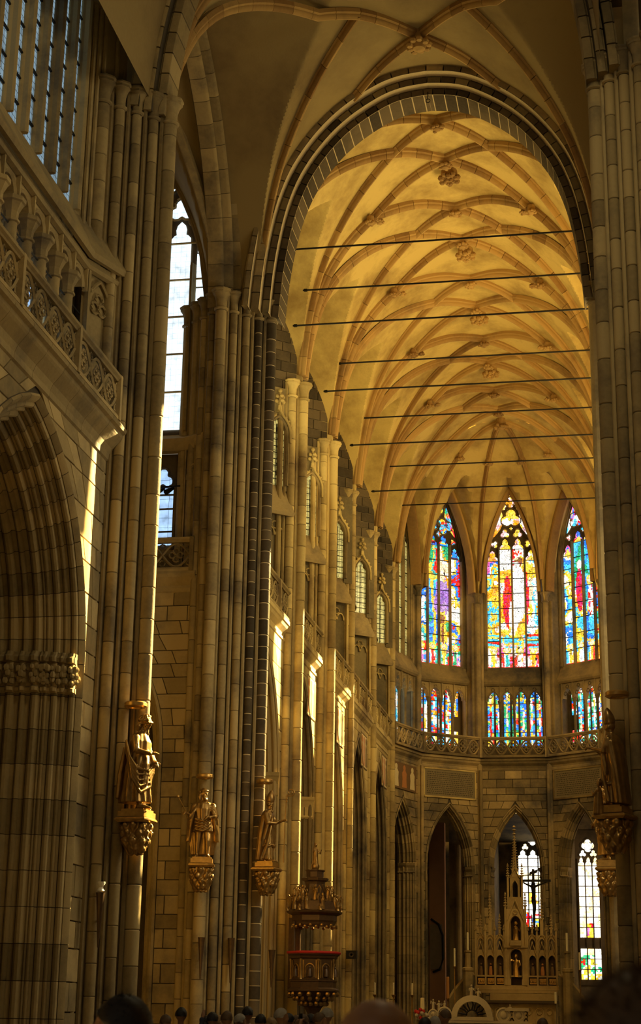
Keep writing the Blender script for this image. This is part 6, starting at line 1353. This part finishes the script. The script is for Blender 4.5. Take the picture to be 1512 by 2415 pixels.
# smaller fittings
for label, x, y, z0, z1 in (('dark cone-shaped wall sconce by the statue of the prince on the far left pier', -6.72, 48.95, 2.67, 3.88), ('dark cone-shaped wall sconce in the middle of the far left pier', -6.0, 49.75, 2.6, 3.9), ('dark cone-shaped wall sconce on the choir side of the far left pier', -4.95, 50.75, 2.5, 3.6), ('dark cone-shaped wall sconce with a white lamp on the near left pier', -5.95, 36.5, 3.1, 4.3)):
    t = thing('wall_sconce', label, 'sconce', (x, y, z0)); mb = MB(); mb.lathe([(.02, 0), (.05, .5), (.1, z1 - z0 - .06), (.115, z1 - z0), (.09, z1 - z0)], (x, y, z0), 10); mb.build('cone', WOOD, t, True); mb = MB(); mb.tube([(x, y, z0 + .6), (x - .12, y + .28, z0 + .6)], .02, 6); mb.build('bracket', IRON, t)
    if 'white lamp' in label: mb = MB(); mb.lathe([(.04, 0), (.09, .04), (.05, .12), (.1, .2), (.1, .24)], (x, y, z1), 10); mb.build('lamp', plain('white_enamel', (.8, .74, .6), .4), t, True)
t = thing('loudspeaker', 'small black loudspeaker box on a left choir pier', 'loudspeaker', (-5.72, 70.9, 4.0)); mb = MB(); mb.box(-5.95, -5.5, 70.8, 71.05, 4.0, 4.34); mb.build('cabinet', IRON, t); mb = MB(); mb.lathe([(.11, 0), (.11, .02), (.05, -.0)], (0, 0, 0), 12); mb.v = [(-5.72 + x, 70.79 - z, 4.17 + y) for x, y, z in mb.v]; mb.build('grille', MORTAR, t)
t = thing('spotlights', 'pair of black spotlights on a bar in front of the small transept window', 'lamp', (-8.84, 50.1, 18.3)); mb = MB(); mb.tube([(-9.3, 50.4, 18.5), (-8.35, 50.3, 18.5)], .03, 6); mb.build('bar', IRON, t)
for x in (-8.98, -8.66): mb = MB(); mb.tube([(x + .1, 50.25, 18.42), (x - .02, 50.1, 18.28), (x - .08, 50.0, 18.2)], [.05, .08, .1], 10); mb.build('lamp_head', IRON, t, True)
t = thing('iron_ring', 'small iron ring on a rod hanging from the crown of the crossing arch', 'ring', (0, 50.3, 32.55)); mb = MB(); mb.tube([(0, 50.3, 32.62), (0, 50.3, 32.34)], .018, 6); mb.build('rod', IRON, t); mb = MB(); mb.tube([(.07 * math.cos(k * PI / 6), 50.3, 32.27 + .07 * math.sin(k * PI / 6)) for k in range(13)], .016, 6); mb.build('ring', IRON, t)
for k, (y, w_, z) in enumerate(((53.2, 5.42, 28.35), (56.4, 5.42, 28.2), (55.6, 5.62, 26.4), (64.1, 5.4, 28.3), (62.3, 5.64, 26.35), (71.0, 5.5, 28.35), (69.2, 5.66, 26.4), (78.3, 5.55, 28.4), (76.1, 5.7, 26.4), (84.8, 5.45, 28.35))):
    oo = {0: 0, 1: 1, 2: 2, 3: 3, 4: 4, 5: 5, 6: 6, 7: 7, 8: 8, 9: 9}[k]
    t = thing('tie_rod', f'thin black iron tie rod across the choir vault, {ORD[oo]} from the top of the picture', 'rod', (0, y, z), 'iron tie rods across the choir vault'); mb = MB(); mb.tube([(-w_ - .1, y, z), (w_ + .1, y, z)], .034, 6); mb.build('rod', IRON, t); mb = MB()
    for e in (-1, 1): mb.box(e * w_ - .06, e * w_ + .06, y - .045, y + .045, z - .045, z + .045)
    mb.build('anchor', IRON, t)
mb = MB(); mb.tube([(-2.35, 92.5, 0), (-2.35, 92.5, 9.6)], .035, 6); tag(mb.build('processional_pole', MARBLE), 'slender pale upright pole inside the second apse arch', 'pole')
t = thing('wall_monument', 'dark arched wall monument with a pale panel inside the second apse arch', 'monument', (-4.95, 96.9, 3.6)); mb = MB(); mb.tube([(-5.3, 96.9, 7.1), (-4.85, 96.9, 6.8), (-4.62, 96.9, 6.2), (-4.6, 96.9, 4.9), (-4.8, 96.9, 4.3), (-5.2, 96.9, 4.15)], .07, 6); mb.build('frame', IRON, t); mb = MB(); mb.box(-5.35, -4.66, 96.93, 96.99, 4.3, 6.8); mb.build('panel', plain('grey_panel', (.2, .17, .15), .8, noise=.3, scale=3), t)

# ------------------------------------------------------------------ people
SKIN = plain('skin', (.30, .155, .08), .45, noise=.15); HAIRS = {'black': plain('black_hair', (.012, .009, .007), .6, noise=.4), 'brown': plain('brown_hair', (.09, .05, .022), .6, noise=.4), 'grey': plain('grey_hair', (.30, .27, .22), .7, noise=.3), 'fair': plain('fair_hair', (.30, .19, .08), .6, noise=.3)}
CLOTH = [plain('cloth_%s' % n, c, .85, noise=.2) for n, c in (('black', (.02, .02, .022)), ('navy', (.03, .035, .06)), ('brown', (.10, .06, .035)), ('grey', (.14, .13, .12)), ('red', (.25, .03, .03)), ('olive', (.10, .09, .04)), ('cream', (.4, .34, .25)))]
def human(mb, arms, g=0.0, parts='body'):
    """standing adult of 1.75 m facing +x; g inflates it for clothing"""
    if parts in ('body', 'jacket'):
        rows = []
        for z, rx, ry in ((.84, .105, .155), (.95, .115, .17), (1.08, .10, .145), (1.22, .115, .165), (1.36, .115, .19), (1.43, .09, .17), (1.475, .06, .09)):
            rows.append([((rx + g) * math.cos(a) * (1 if math.cos(a) > 0 else .9), (ry + g) * math.sin(a), z) for a in [2 * PI * k / 18 for k in range(18)]])
        mb.grid(rows, True); mb.add(rows[0], [tuple(range(18))]); mb.add(rows[-1], [tuple(range(18))[::-1]])
        for e in (-1, 1):
            if arms == 'up': P = [(0, e * .18, 1.40), (.14, e * .25, 1.22), (.28, e * .11, 1.50)]
            elif arms == 'out': P = [(0, e * .18, 1.40), (.12, e * .3, 1.34), (.2, e * .34, 1.58)] if e < 0 else [(0, e * .18, 1.40), (.02, e * .24, 1.12), (.1, e * .25, .88)]
            else: P = [(0, e * .18, 1.40), (-.02, e * .235, 1.12), (.05, e * .25, .87)]
            capsule(mb, P, [.058 + g, .046 + g, .034 + g * .8])
            if parts == 'body': d = Vector(P[2]) - Vector(P[1]); hand(mb, Vector(P[2]) + d.normalized() * .02, d, (1, 0, 0) if arms != 'up' else (-1, 0, 0), .95, arms == 'up')
    if parts in ('body', 'trousers'):
        for e in (-1, 1): capsule(mb, [(0, e * .085, .88), (.015, e * .09, .48), (-.01, e * .095, .09)], [.09 + g, .06 + g, .042 + g])
        if parts == 'trousers': capsule(mb, [(0, -.05, .93), (0, .05, .93)], [.12 + g, .12 + g])
        else:
            for e in (-1, 1): capsule(mb, [(-.03, e * .095, .04), (.07, e * .1, .04), (.16, e * .105, .03)], [.042, .04, .03])
    if parts == 'body': capsule(mb, [(0, 0, 1.44), (.015, 0, 1.56)], [.06, .055]); head(mb, (.025, 0, 1.635), 1.0, 0, False)
def hair_cap(mb, style, strands=0, seed=1):
    c = Vector((.015, 0, 1.655)); rr = random.Random(seed)
    if style == 'bald': rng = (-.5, .32)
    else: rng = (-.5, 1.5)
    rows = []
    for i in range(9):
        b = rng[0] + (rng[1] - rng[0]) * i / 8; row = []
        for k in range(20):
            a = 2 * PI * k / 20; front = max(0, math.cos(a)); bb = max(b, .62 * front - (.2 if front <= 0 else 0)) if style != 'long' else max(b, .55 * front * (1 if front > .3 else 0))
            r = 1.0 + .04 * math.sin(5 * a + 3 * b); row.append(tuple(c + Vector((.115 * math.cos(bb) * math.cos(a) * r - .008, .102 * math.cos(bb) * math.sin(a) * r, .125 * math.sin(bb) * r))))
        rows.append(row)
    if style == 'long':
        rows.insert(0, [(x * .9 - .03, y * 1.05, z - .18) if x < .06 else (x, y, z) for x, y, z in rows[0]])
    mb.grid(rows, True)
    if style != 'bald': mb.add(rows[-1], [tuple(range(20))])
    for _ in range(strands):
        a = rr.uniform(-2.4, 2.4) + PI; b = rr.uniform(-.4, 1.5); n = Vector((math.cos(b) * math.cos(a), math.cos(b) * math.sin(a), math.sin(b))); p = c + Vector((.112 * n.x, .1 * n.y, .122 * n.z)); q = p + n * rr.uniform(.004, .016) + Vector((rr.uniform(-.02, .02), rr.uniform(-.02, .02), rr.uniform(-.02, .01)))
        s = n.cross(Vector((rr.random(), rr.random(), rr.random()))).normalized() * .0022; mb.add([p - s, p + s, q], [(0, 1, 2)])
_bodies = {}
def body_meshes(arms, fine):
    key = (arms, fine)
    if key not in _bodies:
        v = .012 if fine else .02; L = []
        for part, g in (('body', 0), ('jacket', .02), ('trousers', .018)): m = MB(); human(m, arms, g, part); L.append(fuse(m, (.008 if fine and part == 'body' else v), 2))
        _bodies[key] = L
    return _bodies[key]
def person(label, x, y, h, rz, hair, style='short', arms='down', cloth=0, fine=False, strands=0, phone=None):
    t = thing('person', label, 'person', (x, y, 0), None if fine else 'visitors in the crowd'); s = h / 1.772; t.rotation_euler = (0, 0, rz); t.scale = (s, s, s)
    for me, nm, mt in zip(body_meshes(arms, fine), ('body', 'jacket', 'trousers'), (SKIN, CLOTH[cloth], CLOTH[(cloth * 3 + 1) % 4])):
        o = bpy.data.objects.new(nm, me.copy()); o.data.name = nm; o.data.materials.append(mt) if not o.data.materials else None; o.data.materials[0] = mt; COL.objects.link(o); o.parent = t
    mb = MB(); hair_cap(mb, style, strands, int(x * 50) + 3)
    def child(mb, nm, mt): me = bpy.data.meshes.new(nm); me.from_pydata([tuple(p) for p in mb.v], [], mb.f); me.materials.append(mt); me.polygons.foreach_set('use_smooth', [True] * len(me.polygons)); o = bpy.data.objects.new(nm, me); COL.objects.link(o); o.parent = t
    child(mb, 'hair', HAIRS[hair])
    if phone:
        mb = MB(); mb.box(.33, .345, -.075, .075, 1.62, 1.70) if arms == 'up' else mb.box(.2, .215, -.38, -.3, 1.66, 1.8); child(mb, 'phone', phone)
    return t
LIT = nodes('phone_screen')[0]; LIT.node_tree.nodes['Principled BSDF'].inputs['Emission Color'].default_value = (.8, .9, 1, 1); LIT.node_tree.nodes['Principled BSDF'].inputs['Emission Strength'].default_value = .8
REDP = plain('red_phone_case', (.5, .02, .02), .4)
person('near visitor with short black hair at the lower left, head in the frame', 3.86, 6.1, 1.80, 3.0, 'black', 'short', 'down', 0, True, 500)
person('near bald visitor at the bottom centre, shiny scalp above the frame edge', 5.235, 3.1, 1.785, 1.75, 'brown', 'bald', 'down', 2, True, 0)
person('blurred dark-haired visitor very close at the lower right corner', 5.71, 2.15, 1.80, 1.6, 'brown', 'long', 'down', 0, True, 2500)
CROWD = [  # x, y, height, hair, style, arms, cloth, label
  (-1.85, 27.50, 1.700, 'brown', 'short', 'down', 3, 'brown-haired visitor in grey at the far left end of the crowd'),
  (-2.01, 29.10, 1.820, 'black', 'short', 'out', 1, 'tall dark-haired visitor in navy raising one arm near the left of the crowd'),
  (-1.97, 30.70, 1.690, 'black', 'long', 'down', 0, 'long-haired visitor in black, third from the left of the crowd'),
  (-1.25, 28.30, 1.750, 'black', 'short', 'down', 1, 'dark-haired visitor in navy, fourth from the left of the crowd'),
  (-1.51, 29.90, 1.700, 'fair', 'short', 'down', 5, 'fair-haired visitor in olive, fifth from the left of the crowd'),
  (-0.81, 27.50, 1.770, 'brown', 'short', 'up', 0, 'visitor holding up a lit phone, sixth from the left of the crowd'),
  (-0.96, 29.10, 1.730, 'grey', 'short', 'down', 3, 'grey-haired visitor in grey left of the tallest in the crowd'),
  (-1.18, 30.70, 1.860, 'black', 'short', 'down', 2, 'tallest visitor in the crowd, black hair, below the bishop statue'),
  (-0.41, 28.30, 1.730, 'black', 'short', 'down', 0, 'black-haired visitor in black right of the tallest in the crowd'),
  (-0.56, 29.90, 1.680, 'fair', 'long', 'down', 6, 'fair-haired visitor in cream in the middle of the crowd'),
  (0.09, 27.50, 1.830, 'grey', 'short', 'up', 3, 'grey-haired visitor photographing with both hands raised, left of the pulpit'),
  (-0.09, 29.10, 1.750, 'black', 'short', 'down', 1, 'dark-haired visitor in navy below the left edge of the pulpit'),
  (-0.27, 30.70, 1.720, 'brown', 'short', 'down', 4, 'brown-haired visitor in dark red below the pulpit'),
  (0.32, 28.30, 1.740, 'brown', 'long', 'down', 0, 'long-haired brunette visitor in black under the pulpit stem'),
  (0.15, 29.90, 1.750, 'black', 'short', 'up', 0, 'visitor holding up a red phone under the pulpit'),
  (0.73, 27.50, 1.770, 'brown', 'short', 'down', 5, 'brown-haired visitor in olive right of the red phone'),
  (0.59, 29.10, 1.850, 'grey', 'short', 'down', 2, 'tall grey-haired visitor in brown at the right end of the crowd'),
  (2.46, 30.70, 1.860, 'brown', 'short', 'down', 0, 'dark-haired visitor in black in front of the marble tomb'),
  (2.54, 28.30, 1.740, 'grey', 'short', 'down', 3, 'grey-haired visitor left of the dark one before the marble tomb'),
  (4.23, 29.90, 1.740, 'brown', 'short', 'down', 2, 'brown-haired visitor low down before the altar on the right'),
  (2.46, 27.50, 1.720, 'black', 'long', 'down', 4, 'dark-haired visitor in red left of the marble tomb'),
]
rp = random.Random(11)
for x, y, h, hr, stl, ar, cl, lb in CROWD:
    person(lb, x, y, h, PI / 2 + rp.uniform(-1.3, 1.3), hr, stl, ar, cl, False, 0, LIT if 'lit phone' in lb else (REDP if 'red phone' in lb and ar == 'up' else (IRON if ar == 'up' else None)))
